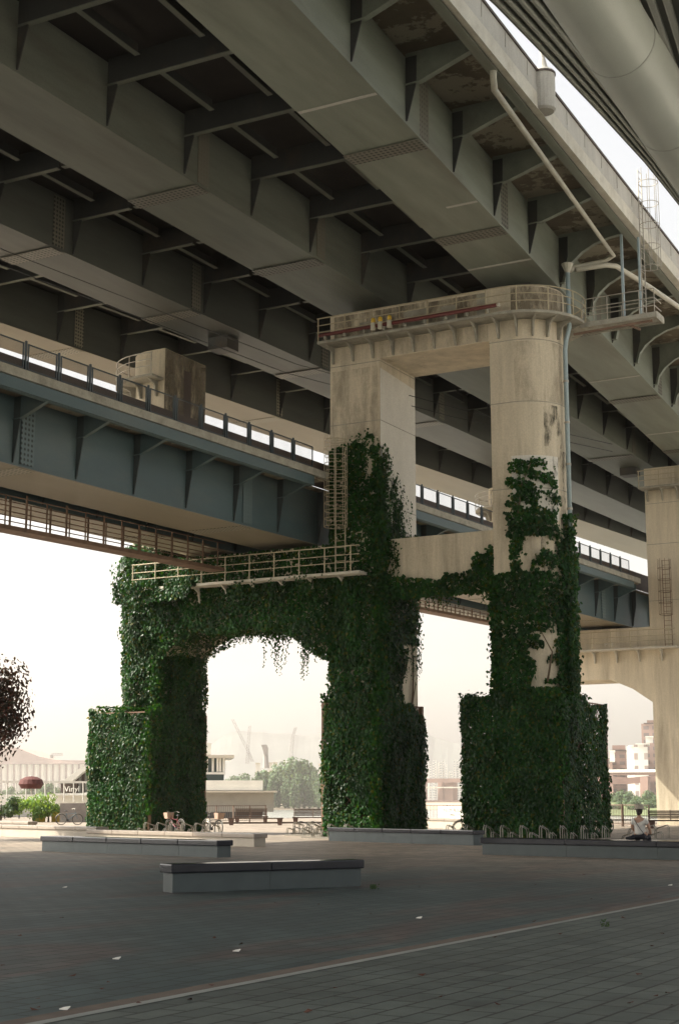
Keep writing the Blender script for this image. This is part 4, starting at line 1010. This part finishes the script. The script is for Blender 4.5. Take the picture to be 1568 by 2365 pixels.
# ---------------------------------------------------------------- people
def skinned(name,verts,edges,radii,m,parent,sub=2):
    me=bpy.data.meshes.new(name);o=org(parent);me.from_pydata([tuple(Vector(v)) for v in verts],edges,[]);me.materials.append(m)
    ob=bpy.data.objects.new(name,me);COL.objects.link(ob)
    sk=ob.modifiers.new('skin','SKIN');sk.use_smooth_shade=True
    for i,r in enumerate(radii):
        v=me.skin_vertices[0].data[i];v.radius=(r,r) if not isinstance(r,tuple) else r;v.use_root=(i==0)
    sb=ob.modifiers.new('sub','SUBSURF');sb.levels=sub;sb.render_levels=sub
    dg=bpy.context.evaluated_depsgraph_get();m2=bpy.data.meshes.new_from_object(ob.evaluated_get(dg));bpy.data.objects.remove(ob)
    m2.name=name;m2.materials.clear();m2.materials.append(m)
    for p in m2.polygons:p.use_smooth=True
    r=bpy.data.objects.new(name,m2);COL.objects.link(r);r.parent=parent;ORG[r.name]=o;return r
def hand(mb,p,d,u,s=1.):
    "five short fingers fanned from a palm, d: direction, u: across"
    p,d,u=Vector(p),Vector(d).normalized(),Vector(u).normalized();w=d.cross(u)
    mb.sph(p+d*.045*s,(.042*s,.04*s,.022*s),8,6)
    for i,l in enumerate((.07,.08,.075,.06)):
        b=p+d*.08*s+u*(.028-.019*i)*s;mb.tube([b,b+d*l*.5*s-w*.008,b+d*l*s-w*.03*s],[.009*s,.008*s,.006*s],6)
    b=p+d*.03*s+u*.04*s;mb.tube([b,b+(d*.6+u*.8)*.04*s,b+(d+u*.5)*.055*s],[.011*s,.009*s,.007*s],6)
sx_,sy_=-12.86,39.75
pe=thing('person','person in white T-shirt and sun hat sitting on the dark seat wall, back turned','person',(sx_,sy_,.49))
# facing +Y (away); local coords relative to seat top, root at pelvis
V=[(0,0,.10),(0,.02,.24),(0,.02,.40),(0,-.005,.52),(0,0,.60),(0,.03,.68),
   (-.17,0,.51),(-.235,.06,.33),(-.20,.24,.17),(-.12,.33,.14),
   (.17,0,.51),(.245,.05,.33),(.24,.20,.16),(.16,.32,.14),
   (-.10,.06,.09),(-.20,.42,.10),(-.24,.52,-.30),(-.24,.60,-.40),
   (.09,.06,.09),(.10,.44,.10),(.10,.50,-.30),(.10,.62,-.40)]
Ed=[(0,1),(1,2),(2,3),(3,4),(4,5),(3,6),(6,7),(7,8),(8,9),(3,10),(10,11),(11,12),(12,13),(0,14),(14,15),(15,16),(16,17),(0,18),(18,19),(19,20),(20,21)]
Rd=[(.15,.12),(.135,.10),(.15,.105),(.13,.085),.052,.05,.062,.042,.034,.026,.062,.042,.034,.026,.09,.065,.05,.035,.09,.065,.05,.035]
body=skinned('body',V,Ed,Rd,M['skin'],pe)
mb=MB();o=org(pe)
mb.sph(o+Vector((0,.04,.77)),(.078,.095,.115),16,12);mb.sph(o+Vector((-.08,.035,.765)),(.012,.02,.03),6,5);mb.sph(o+Vector((.08,.035,.765)),(.012,.02,.03),6,5)
mb.sph(o+Vector((0,.137,.76)),(.014,.02,.022),6,5);mb.sph(o+Vector((-.032,.125,.785)),(.014,.008,.008),6,5);mb.sph(o+Vector((.032,.125,.785)),(.014,.008,.008),6,5);mb.sph(o+Vector((0,.128,.715)),(.026,.01,.008),6,5)
mb.build('head',M['skin'],pe,True)
mb=MB();mb.sph(o+Vector((0,.02,.775)),(.088,.10,.115),14,10);mb.sph(o+Vector((0,-.045,.70)),(.06,.045,.06),10,8);mb.build('hair',M['hair'],pe,True)
mb=MB();prof=[(.118,.845),(.116,.895),(.106,.93),(.07,.95),(.002,.955)];secs=[]
n=24
for r,z in [(.20,.815),(.205,.822),(.125,.842)]+prof:secs.append([(o.x+r*math.cos(2*math.pi*i/n),o.y+.035+r*1.05*math.sin(2*math.pi*i/n),o.z+z) for i in range(n)])
mb.strip(secs);mb.build('hat',M['straw'],pe,True)
V2=[(0,0,.10),(0,.02,.24),(0,.02,.38),(0,-.002,.50),(0,.0,.555),(-.17,0,.50),(-.225,.03,.40),(.17,0,.50),(.23,.03,.40)]
sh=skinned('shirt',V2,[(0,1),(1,2),(2,3),(3,4),(3,5),(5,6),(3,7),(7,8)],[(.172,.14),(.155,.125),(.175,.125),(.15,.10),.07,.08,.074,.08,.074],M['shirt'],pe)
V3=[(0,.02,.03),(-.10,.06,.075),(-.20,.42,.09),(-.24,.52,-.28),(.09,.06,.075),(.10,.44,.09),(.10,.50,-.28),(-.22,-.12,.035),(-.36,-.16,.03)]
skinned('trousers',V3,[(0,1),(1,2),(2,3),(0,4),(4,5),(5,6),(1,7),(7,8)],[(.16,.09),.10,.078,.062,.10,.078,.062,.055,.04],M['darkcloth'],pe)
mb=MB();mb.tube([o+Vector(v) for v in((-.10,.02,.575),(-.11,-.09,.53),(-.02,-.135,.40),(.08,-.15,.26),(.165,-.12,.14))],.009,6);mb.build('bag_strap',M['black'],pe)
mb=MB();hand(mb,o+Vector((-.12,.33,.14)),(.6,.6,-.2),(0,0,1));hand(mb,o+Vector((.16,.32,.14)),(-.6,.6,-.2),(0,0,1));mb.build('hands',M['skin'],pe)
pe.scale=(.97,.97,.97)
# second person far left leaning at bench
q=onZ(193,1889);pq=thing('person','person in a pale top leaning on the far left bench beside the blue bicycle','person',(q.x,q.y,0))
V=[(0,0,.52),(0,-.02,.70),(.0,0,.86),(.03,.02,.98),(.04,.03,1.05),(-.15,0,.96),(.0,-.2,.85),(.35,-.25,.80),(.17,.05,.95),(.32,-.1,.82),(.55,-.15,.80),(-.1,-.1,.50),(-.15,-.48,.48),(-.15,-.5,.08),(.1,-.1,.5),(.12,-.5,.48),(.12,-.52,.08)]
Ed=[(0,1),(1,2),(2,3),(3,4),(2,5),(5,6),(6,7),(2,8),(8,9),(9,10),(0,11),(11,12),(12,13),(0,14),(14,15),(15,16)]
skinned('body',V,Ed,[(.16,.12),.14,.15,.06,.05,.06,.045,.03,.06,.045,.03,.09,.07,.045,.09,.07,.045],M['skin'],pq)
skinned('shirt',[(0,0,.52),(0,-.02,.70),(.0,0,.87),(-.14,0,.93),(.16,.04,.93)],[(0,1),(1,2),(2,3),(2,4)],[(.18,.14),(.16,.13),(.17,.13),.08,.08],M['shirt'],pq)
skinned('trousers',[(0,-.02,.5),(-.1,-.1,.5),(-.15,-.48,.48),(-.15,-.5,.12),(.1,-.1,.5),(.12,-.5,.48),(.12,-.52,.12)],[(0,1),(1,2),(2,3),(0,4),(4,5),(5,6)],[(.17,.1),.11,.085,.06,.11,.085,.06],M['darkcloth'],pq)
mb=MB();o=Vector(q);mb.sph(o+Vector((.05,.03,1.17)),(.08,.095,.115),14,10);mb.sph(o+Vector((.05,-.07,1.16)),(.014,.02,.02),6,5);mb.build('head',M['skin'],pq,True)
mb=MB();mb.sph(o+Vector((.05,.05,1.2)),(.09,.10,.11),14,10);mb.build('hair',M['hair'],pq,True)
mb=MB();hand(mb,o+Vector((.35,-.25,.80)),(1,0,0),(0,1,0));hand(mb,o+Vector((.55,-.15,.80)),(1,0,0),(0,-1,0));mb.build('hands',M['skin'],pq)
# ---------------------------------------------------------------- litter, weeds
for i,(x,y,lb) in enumerate([(547,2200,'white paper scrap on the paving left of the pale strip'),(270,2218,'white scrap lying at lower left'),(150,2335,'white paper scrap nearest the camera'),(968,2123,'white scrap on the paving below the nearest seat wall, right side'),(150,2052,'white scrap left of the nearest seat wall'),(1548,2047,'tiny pale scrap near the right edge')]):
    q=onZ(x,y);mb=MB();r=.038;mb.add([(q.x-r,q.y-r*.5,.012),(q.x+r,q.y-r*.6,.014),(q.x+r*.8,q.y+r*.6,.03),(q.x-r*.7,q.y+r*.5,.02),(q.x-r,q.y-r*.5,.006),(q.x+r,q.y-r*.6,.006),(q.x+r*.8,q.y+r*.6,.022),(q.x-r*.7,q.y+r*.5,.012)],[(0,1,2,3),(7,6,5,4),(0,4,5,1),(1,5,6,2),(2,6,7,3),(3,7,4,0)])
    tag(mb.build('paper_scrap',M['litter']),lb,'litter','paper scraps on the paving')
mb=MB()
rr=random.Random(5)
LV=Leaves()
for i in range(46):
    q=onZ(rr.uniform(0,1568),rr.uniform(2010,2340))
    LV.leaf((q.x,q.y,.02),(0,0,3),rr.uniform(.05,.1))
o=LV.build('fallen_leaves',None,M['deadleaf']);kind(o,'stuff','scattered reddish fallen leaves on the paving');o['category']='leaves'
for x,y,lb,nn in((862,2055,'small green weed tuft at the right end of the nearest seat wall',60),(1397,2142,'green weed tuft growing at the pale paving strip',30)):
    q=onZ(x,y);LV=Leaves()
    for i in range(nn):LV.leaf((q.x+random.gauss(0,.045),q.y+random.gauss(0,.045),random.uniform(.01,.09)),(0,-.6,1),.055)
    LV.v=[(v[0]*.7+q.x*.3,v[1]*.7+q.y*.3,v[2]) for v in LV.v];tag(LV.build('weed_tuft',None,M['bushd']),lb,'weed')
# ---------------------------------------------------------------- near trees and bushes on the left
def crown(L,c,r,n,size,clumps=14,seed=1):
    rg=random.Random(seed);cl=[]
    for i in range(clumps):
        v=Vector((rg.gauss(0,1),rg.gauss(0,1),rg.gauss(0,1))).normalized()*rg.uniform(.35,.8)
        cl.append((Vector((v.x*r[0],v.y*r[1],v.z*r[2])),rg.uniform(.28,.5)))
    for _ in range(n):
        k,rad=rg.choice(cl);v=Vector((rg.gauss(0,1),rg.gauss(0,1),rg.gauss(0,1))).normalized()*(rg.random()**.4)*rad
        p=Vector(c)+k+Vector((v.x*r[0],v.y*r[1],v.z*r[2]));L.leaf(p,v.normalized() if v.length>0 else (0,0,1),size*rg.uniform(.7,1.3))
def tree(name,label,base,h,r,n,size,m,group=None,cz=None,seed=1,clumps=16):
    t=thing(name,label,'tree',tuple(base),group);b=Vector(base);cz=cz or h-r[2]
    L=Leaves();crown(L,b+Vector((0,0,cz)),r,n,size,clumps,seed);L.build('crown',t,m)
    mb=MB();tr=.045*h;mb.tube([b,b+Vector((0,0,cz*.6)),b+Vector((.1,0,cz+r[2]*.4))],[tr*.5,tr*.38,tr*.12],8)
    rg=random.Random(seed)
    for i in range(7):
        a=rg.uniform(0,6.28);mb.tube([b+Vector((0,0,cz*rg.uniform(.6,1.0))),b+Vector((math.cos(a)*r[0]*.6,math.sin(a)*r[1]*.6,cz+rg.uniform(0,.5)*r[2]))],[tr*.2,tr*.05],6)
    mb.build('trunk',M['bark'],t);return t
q=A(-118,1890,62);tree('plane_tree','dark reddish tree crown leaning in at the left edge',(q.x,q.y,0),9.0,(2.9,2.9,2.75),17000,.19,M['treeleaf'],cz=5.2,seed=4,clumps=44)
q=A(5,1889,102)
def bush(label,q,r,n,m,seed):
    t=thing('bush',label,'bush',(q.x,q.y,0),'bushes behind the park fence');L=Leaves();crown(L,(q.x,q.y,r[2]*.9),r,n,.22,m and 12,seed);L.build('foliage',t,m)
    mb=MB();mb.tube([(q.x,q.y,0),(q.x,q.y,r[2])],[.08,.03],6);mb.build('stem',M['bark'],t)
bush('dark green rounded bush at the left edge behind the fence',A(2,1889,112),(1.9,1.5,1.25),1800,M['bushd'],3)
bush('bright green wispy bush behind the dark fence',A(78,1889,112),(2.0,1.5,1.2),1700,M['bush'],5)
bush('low pale green bush right of the bright one',A(112,1889,112),(1.5,1.2,.95),900,M['bush'],8)
def board(label,x0,x1,yt,yb,D,m):
    a=A(x0,yb,D);b=A(x1,yb,D);zt=A((x0+x1)/2,yt,D).z;mb=MB();d=(b-a);d.z=0;n=Vector((-d.y,d.x,0)).normalized()*.04
    mb.obox((a.x/2+b.x/2,a.y/2+b.y/2,(0+zt)/2),d/2,n,Vector((0,0,zt/2)));o=mb.build('board_panel',m);return tag(o,label,'board','boards behind the park fence')
board('yellow board behind the fence, left of two',75,105,1868,1887,113,M['yellowbox'])
board('yellow board behind the fence, right of two',119,160,1868,1887,113,M['yellowbox'])
board('long grey brown board behind the far left bench',138,212,1856,1888,110,M['greyboard'])
# ---------------------------------------------------------------- floating buildings
def at2(x,y,D):return A(x,y,D)
def face_box(mb,x0,x1,yt,yb,D,dep,lift=0):
    "upright block whose front spans the given bearings at distance D"
    a=A(x0,yb,D);b=A(x1,yb,D);zt=A((x0+x1)/2,yt,D).z;zb=A((x0+x1)/2,yb,D).z
    d=b-a;d.z=0;n=Vector((-d.y,d.x,0)).normalized()
    if n.dot(FW)<0:n=-n
    c=(a+b)/2+n*dep/2;c.z=(zt+zb)/2
    mb.obox(c,d/2,n*dep/2,Vector((0,0,(zt-zb)/2)));return mb
DB=150
q=A(150,1870,DB);bd=thing('riverside_building','low white glass fronted river cafe with a slanting roof end, left of the ivy','building',(q.x,q.y,-4))
mb=MB();face_box(mb,-60,330,1836,1893,DB,14);mb.build('hull',M['white'],bd)
def slab(px,py0,py1,D,dep,m,name,parent):
    "vertical-sided prism from a polygon of bearings"
    return None
def polyblock(pts,D,dep,m,name,parent):
    P=[A(x,y,D) for x,y in pts];n=Vector((-s_,c_,0))
    mb=MB();k=len(P);Q=[p+n*dep for p in P]
    mb.add(P+Q,[tuple(range(k)),tuple(range(k,2*k))[::-1]]+[(i,k+i,k+(i+1)%k,(i+1)%k) for i in range(k)]);return mb.build(name,m,parent)
polyblock([(143,1806),(165,1806),(200,1777),(282,1777),(282,1771),(190,1771),(143,1806)][:-1],DB-1,12,M['white'],'roof',bd)
polyblock([(168,1806),(196,1781),(282,1781),(282,1831),(190,1831),(140,1835),(140,1808)],DB+.6,9,M['glass2'],'glazing',bd)
mb=MB()
for x in(178,192,207,224,241,260,278):
    a=A(x,1832,DB+.4);b=A(x,1783 if x>190 else 1795,DB+.4);mb.bar(a,b,.22)
mb.build('mullions',M['brown_beam'],bd)
polyblock([(125,1833),(190,1833),(290,1817),(290,1837),(125,1838)],DB-1.3,3,M['white'],'ramp_parapet',bd)
mb=MB();face_box(mb,140,176,1811,1832,DB-.3,.3);mb.build('signboard',M['brown_beam'],bd)
az=math.atan2(RT.y,RT.x);text('Vinyl','sign_lettering',.75*1.0,M['white'],bd,A(148,1829,DB-.5),(R_(90),0,az))
bl=thing('balustrade','long pale glass balustrade rail along the river at far left','balustrade',tuple(A(100,1855,125)))
mb=MB();mb.bar(A(-60,1806,125),A(300,1808,125),.16);mb.build('handrail',M['white'],bl)
mb=MB()
for x in range(-50,300,22):mb.bar(A(x,1852,125),A(x,1807,125),.07)
mb.build('uprights',M['greyw'],bl)
us=thing('parasol','dark red parasol on a pole in front of the far bank','parasol',tuple(A(72,1850,122)))
mb=MB();c=A(72,1809,122);n=16
mb.strip([[(c.x+r*math.cos(2*math.pi*i/n),c.y+r*math.sin(2*math.pi*i/n),c.z+z) for i in range(n)] for r,z in((.75,-.45),(.98,-.1),(.85,.25),(.45,.46),(.02,.52))]);mb.build('canopy',M['umb'],us)
mb=MB();mb.bar(A(72,1850,122),A(72,1792,122),.06);mb.build('pole',M['white'],us)
# central pavilion
DC=135
pv=thing('riverside_building','white two storey floating pavilion with glazed upper floors and flat roofs','building',tuple(A(500,1890,DC)))
mb=MB();face_box(mb,250,541,1744,1751,DC,9);mb.build('roof',M['cream'],pv)
mb=MB();face_box(mb,250,516,1751,1784,DC+.8,7);mb.build('glazing',M['glass'],pv)
mb=MB()
for x in(478,492,503,509,517):mb.bar(A(x,1783,DC+.5),A(x,1752,DC+.5),.16)
mb.build('mullions',M['white'],pv)
mb=MB();face_box(mb,250,520,1784,1789,DC+.4,8);mb.build('floor_band',M['white'],pv)
mb=MB();face_box(mb,250,517,1789,1803,DC+.9,7);mb.build('glazing',M['glass'],pv)
mb=MB();face_box(mb,250,607,1803,1826,DC,12);mb.build('terrace_parapet',M['white'],pv)
mb=MB();face_box(mb,250,640,1827,1831,DC-1,14);mb.build('deck_edge',M['cream'],pv)
mb=MB();face_box(mb,250,632,1831,1876,DC+.5,12);mb.build('lower_storey',M['greyw'],pv)
mb=MB();face_box(mb,250,606,1876,1899,DC+.3,12);mb.build('dark_base',M['darkblue'],pv)
mb=MB();face_box(mb,474,487,1717,1743,DC+4,2);mb.build('roof_plant',M['greyw'],pv)
# ---------------------------------------------------------------- far bank
def land(name,pts,D0,D1,z0,m):
    "terrain ridge; pts = bearings and skyline heights"
    secs=[]
    for x,y in pts:
        secs.append([A(x,CH+ (EYE-z0)*3627/D0,D0),A(x,y*.35+CH*.65,lerp(D0,D1,.5)),A(x,y,D1)])
    mb=MB();mb.strip(secs,closed=False);o=mb.build(name,m);o['kind']='structure';return o
def ridge(pts,n=160,amp=2.,seed=0):
    out=[];x0,x1=pts[0][0],pts[-1][0]
    for i in range(n+1):
        x=lerp(x0,x1,i/n)
        for a,b in zip(pts[:-1],pts[1:]):
            if a[0]<=x<=b[0]:y=lerp(a[1],b[1],(x-a[0])/(b[0]-a[0]));break
        out.append((x,y+amp*noise.noise(Vector((x*.05,seed,0)))+amp*.5*noise.noise(Vector((x*.21,seed,1)))))
    return out
land('hills',ridge([(-300,1745),(0,1770),(250,1760),(380,1745),(470,1742),(505,1705),(545,1688),(600,1693),(680,1697),(705,1701),(740,1694),(860,1650),(940,1668),(963,1682),(1000,1703),(1040,1716),(1100,1721),(1250,1735),(1400,1748),(1500,1752),(1900,1745)]),3100,4000,-4,M['hill'])
land('far_bank',[(x,1862) for x in range(-400,1340,60)],930,1150,-3.9,M['bank'])
land('far_bank_right',[(x,1854) for x in range(1200,2100,60)],1150,1500,-3.9,M['bankgreen'])
# far trees: three prototypes copied
def ftree(kind_,seed):
    t=thing('far_tree','x','tree',(0,0,0),'trees on the far bank');L=Leaves();rg=random.Random(seed)
    if kind_=='cone':crown(L,(0,0,11),(3.4,3.4,11),2600,1.3,20,seed)
    else:crown(L,(0,0,9),(8,8,8),4200,1.4,26,seed)
    L.build('crown',t,M['fartree']);mb=MB();mb.tube([(0,0,0),(0,0,9)],[.5,.2],6);mb.build('trunk',M['bark'],t);return t
pro={'cone':ftree('cone',2),'dome':ftree('dome',3)};used={}
rg=random.Random(11)
FT=[]
for i in range(15):FT.append(('cone',592+i*11+rg.uniform(-3,3),940+rg.uniform(-8,20),rg.uniform(.85,1.1)))
for x,s in((540,1.35),(570,1.45),(600,1.3),(640,1.9),(665,2.1),(690,2.0),(712,1.7)):FT.append(('dome',x,1040,s))
for x,s in((520,.9),(560,.8),(730,1.1),(745,1.2)):FT.append(('dome',x,1000,s))
for i in range(16):FT.append(('dome',-10+i*18+rg.uniform(-6,6),1050+rg.uniform(-40,60),rg.uniform(.75,1.15)))
for i in range(14):FT.append(('dome',1375+i*11.5+rg.uniform(-4,4),640+rg.uniform(-20,50),rg.uniform(.42,.62)))
for i in range(9):FT.append(('dome',1380+i*15+rg.uniform(-4,4),600+rg.uniform(-10,10),rg.uniform(.28,.4)))
for i,(k,x,D,s) in enumerate(FT):
    q=A(x,1862,D);loc=(q.x,q.y,-3.9)
    if k not in used:
        o=pro[k];o.location=loc;o.scale=(s,)*3;o.rotation_euler=(0,0,rg.uniform(0,6));used[k]=o
    else:o=dup(pro[k],loc,rg.uniform(0,6),None,s)
    o['label']='hazy conical tree in the row on the far bank seen through the arch' if k=='cone' else ('leafy tree on the near spit seen right of the right lattice box' if x>1300 else('rounded hazy tree on the far bank left of the ivy' if x<300 else 'broad domed hazy tree behind the conical row'))
    o['group']={'cone':'conical trees on the far bank'}.get(k) or('trees on the spit at right' if x>1300 else('trees on the far left bank' if x<300 else 'domed trees behind the conical row'))
land('spit',[(x,1861.5) for x in range(1340,1760,40)],560,700,-3.8,M['bankgreen'])
# stadium far left
st=thing('stadium','hazy brown stadium with a shallow curved roof on the far left bank','stadium',tuple(A(60,1860,2500)))
polyblock([(-120,1745),(0,1722),(40,1728),(90,1748),(130,1756),(240,1758),(240,1764),(-120,1766)],2500,200,M['brick'],'roof',st)
polyblock([(-120,1767),(240,1765),(240,1862),(-120,1862)],2510,180,M['brick'],'stand',st)
mb=MB()
for i in range(24):
    x=-110+i*15;mb.bar(A(x,1862,2506),A(x,1766,2506),5.)
mb.build('columns',M['cream'],st)
# apartments
def uvbox(o,sx=1.,sz=1.):
    me=o.data;uv=me.uv_layers.new(name='uv')
    for p in me.polygons:
        n=p.normal
        for li in p.loop_indices:
            v=me.vertices[me.loops[li].vertex_index].co
            u=v.x*math.cos(TH)+v.y*math.sin(TH) if abs(n.z)<.5 else v.x
            uv.data[li].uv=(u,v.z)
FA=facade('apartment_facade',(.62,.59,.53),(.30,.30,.30),6.,4.)
FB=facade('brown_facade',(.33,.22,.18),(.20,.16,.15),5.,4.)
FC=facade('white_banded_facade',(.72,.70,.64),(.34,.27,.25),30.,7.,.5,.6)
FD=facade('white_grid_facade',(.70,.67,.60),(.40,.32,.28),7.,7.,.5,.5)
rg=random.Random(21)
for i in range(22):
    x=968+i*6.2+rg.uniform(-1,1);yt=rg.choice([1762,1768,1774,1758,1780,1784]) if i!=17 else 1748
    t=thing('apartment_tower','hazy pale apartment tower in the cluster below the far hill','apartment block',tuple(A(x,1800,2500)),'apartment towers below the far hill')
    mb=MB();face_box(mb,x,x+rg.uniform(3,4.6),yt,1850,2500+rg.uniform(-60,120),22);uvbox(mb.build('tower_block',FA,t))
    mb=MB();face_box(mb,x+.8,x+2.4,yt-2,yt-.05,2505,8);mb.build('lift_housing',M['apt'],t)
for x in(640,652,725,738):
    pass
# buildings at right
def blk(label,x0,x1,yt,yb,D,fm,dep=25,extra=None):
    t=thing('office_building',label,'building',tuple(A((x0+x1)/2,yb,D)));mb=MB();face_box(mb,x0,x1,yt,yb,D,dep);uvbox(mb.build('tower_block',fm,t))
    mb=MB();face_box(mb,x0-.8,x1+.8,yt-2.2,yt-.05,D-1,dep+2);mb.build('roof_edge',M['brown_beam'] if fm in(FB,) else M['white'],t)
    if extra:
        mb=MB();face_box(mb,*extra,D+4,10);mb.build('roof_plant',M['brick'],t)
    return t
blk('long low brown block right of the right lattice box',1372,1417,1754,1850,905,FB)
blk('hazy brown block with a white corner behind the long low one',1410,1450,1735,1850,930,FB,25,(1414,1444,1722,1732))
blk('small white faced building in front of the brown block',1408,1420,1736,1760,900,M['apt'])
blk('white block with brown horizontal window bands',1451,1468,1724,1850,890,FC)
blk('cream gridded office block beside the tower',1468,1500,1720,1850,880,FD)
blk('tall brown tower with a crown beside the far pier leg',1487,1530,1672,1850,915,FB,30,(1494,1524,1664,1670))
blk('white panelled box on the face of the brown tower',1491,1508,1703,1716,870,M['apt'],6)
# road bridges far away
rb=thing('road_bridge','hazy concrete road bridge crossing the river far away in the middle gap','bridge',tuple(A(1030,1860,1300)))
mb=MB();mb.bar(A(930,1804,1300),A(1180,1803,1290),8,3.4);mb.build('deck',M['brick'],rb)
mb=MB();mb.bar(A(930,1800.5,1299),A(1180,1799.5,1289),.8,.8);mb.bar(A(930,1820,1270),A(1180,1819,1260),5,1.0);mb.build('parapet',M['cream'],rb)
for x,w in((1020,5),(1040,9),(978,5),(1090,5)):
    a=A(x,1866,1303);b=A(x,1808,1303);mb=MB();mb.bar(a,b,w);mb.build('pier_shaft',M['brick'],rb)
mb=MB();mb.bar(A(930,1856,1200),A(1180,1856,1200),12,4.5);mb.build('lower_deck',M['brick'],rb)
rb=thing('road_bridge','pale elevated road bridge passing in front of the right hand buildings','bridge',tuple(A(1440,1800,760)))
mb=MB();mb.bar(A(1330,1787,780),A(1640,1785,760),8,2.);mb.build('deck',M['brick'],rb)
mb=MB();mb.bar(A(1330,1782,775),A(1640,1780,755),1,1.3);mb.build('parapet',M['white'],rb)
P=[(1360,1791),(1400,1793),(1450,1797),(1520,1791),(1520,1805),(1450,1812),(1380,1812),(1360,1810)]
polyblock(P,790,6,M['brick'],'arch_girder',rb)
for x in(1385,1490):
    mb=MB();mb.bar(A(x,1866,785),A(x,1795,785),4);mb.build('pier_shaft',M['brick'],rb)
# cranes
def crane(label,base,top,tip,D,tail=None):
    t=thing('tower_crane',label,'crane',tuple(A(*base,D)),'tower cranes on the far hill')
    mb=MB()
    def lat(a,b,w,n):
        a,b=A(*a,D),A(*b,D);d=b-a;x=RT*w/2 if abs(d.normalized().dot(RT))<.8 else Vector((0,0,w/2))
        mb.bar(a-x,b-x,w*.16);mb.bar(a+x,b+x,w*.16)
        for i in range(n):
            mb.bar(a+d*i/n-x*(1 if i%2 else -1),a+d*(i+1)/n+x*(1 if i%2 else -1),w*.13)
    lat(base,top,2.6,14);mb.build('mast',M['farsteel'],t)
    mb=MB();lat(top,tip,2.2,12);mb.build('jib',M['farsteel'],t);return t
crane('faint tower crane with long luffing jib, leftmost over the hill',(583,1760),(574,1738),(537,1662),1500)
crane('faint tower crane with upright jib, second over the hill',(571,1765),(573,1725),(577,1677),1500)
crane('small faint crane at right over the hill',(670,1765),(676,1702),(683,1681),1500)
crane('faint crane far left above the stadium roof',(120,1752),(119,1744),(145,1743),1500)
# floodlight mast
fm=thing('floodlight_mast','tapered floodlight mast with a slanted lamp bank, seen through the arch','floodlight',tuple(A(614,1770,1000)))
mb=MB();mb.tube([A(614.5,1775,1000),A(613.5,1745,1000)],[2.2,1.6],8);mb.build('mast',M['farsteel'],fm)
P=[(603,1720.5),(616,1720.5),(619,1728),(619,1745),(610,1745),(607,1733)]
polyblock(P,998,3,M['farsteel'],'lamp_bank',fm)
# little white houses among the far trees
for i,(x,y) in enumerate([(618,1763),(630,1762),(590,1764),(566,1814),(736,1766),(748,1764)]):
    t=thing('far_house',['pale low building between the domed trees, left','pale low building between the domed trees, right','pale building left of the floodlight mast','white hut low among the far trees','pale building above the far trees at right','pale building next to the ivy above the far trees'][i],'building',tuple(A(x,1800,1120 if y<1800 else 925)))
    D=1120 if y<1800 else 925
    mb=MB();face_box(mb,x,x+10 if y<1800 else x+5,y,1850,D,10);mb.build('walls',M['apt'],t)
    mb=MB();face_box(mb,x-.6,x+10.6 if y<1800 else x+5.6,y-1.5,y-.05,D-1,12);mb.build('roof',M['cream'],t)
# ---------------------------------------------------------------- haze
mb=MB();mb.box(-4500,4500,-600,4300,-5.2,420);hz=mb.build('haze',M['white']);hz.data.materials.clear()
m,nt,out=newmat('haze_air');pvn=N(nt,'ShaderNodeVolumePrincipled');pvn.inputs['Color'].default_value=(.84,.79,.755,1);pvn.inputs['Density'].default_value=.00014;pvn.inputs['Anisotropy'].default_value=.35
nt.links.new(pvn.outputs[0],out.inputs['Volume']);hz.data.materials.append(m);kind(hz,'stuff','pale summer haze over the river')
# ---------------------------------------------------------------- light
SE,SAZ=45.,205.   # elevation, direction towards the sun measured from +X counter-clockwise
sd=Vector((math.cos(R_(SE))*math.cos(R_(SAZ)),math.cos(R_(SE))*math.sin(R_(SAZ)),math.sin(R_(SE))))
W=bpy.data.worlds.new('World');SC.world=W;W.use_nodes=True;nt=W.node_tree;nt.nodes.clear()
sky=nt.nodes.new('ShaderNodeTexSky');sky.sky_type='NISHITA';sky.sun_disc=False;sky.sun_elevation=R_(SE);sky.sun_rotation=math.atan2(sd.x,sd.y);sky.dust_density=6.;sky.air_density=1.;sky.ozone_density=.6;sky.altitude=30
bg=nt.nodes.new('ShaderNodeBackground');bg.inputs[1].default_value=.148;ow=nt.nodes.new('ShaderNodeOutputWorld')
hs=nt.nodes.new('ShaderNodeHueSaturation');hs.inputs['Saturation'].default_value=.30;nt.links.new(sky.outputs[0],hs.inputs['Color']);tm=mixc(nt,1.,hs.outputs[0],(1.0,.985,.94),'MULTIPLY');nt.links.new(tm,bg.inputs[0]);nt.links.new(bg.outputs[0],ow.inputs[0])
sl_=bpy.data.lights.new('sun','SUN');sl_.energy=4.9;sl_.angle=R_(.5);sl_.color=(1,.93,.80);so=bpy.data.objects.new('sun',sl_);COL.objects.link(so)
so.rotation_euler=(-sd).to_track_quat('-Z','Y').to_euler()
# ---------------------------------------------------------------- camera
cam=bpy.data.cameras.new('camera');co=bpy.data.objects.new('camera',cam);COL.objects.link(co);SC.camera=co
co.location=(0,0,EYE);co.rotation_euler=(FW).to_track_quat('-Z','Y').to_euler()
cam.sensor_fit='HORIZONTAL';cam.sensor_width=24.;cam.lens=24.*CF/1568.;cam.clip_end=20000;cam.clip_start=.1
SC.view_settings.view_transform='Standard';SC.view_settings.look='None';SC.view_settings.gamma=1;SC.view_settings.exposure=1.15
SC.cycles.max_bounces=8;SC.cycles.diffuse_bounces=4;SC.cycles.transparent_max_bounces=12;SC.cycles.volume_bounces=1
SC.cycles.use_denoising=True
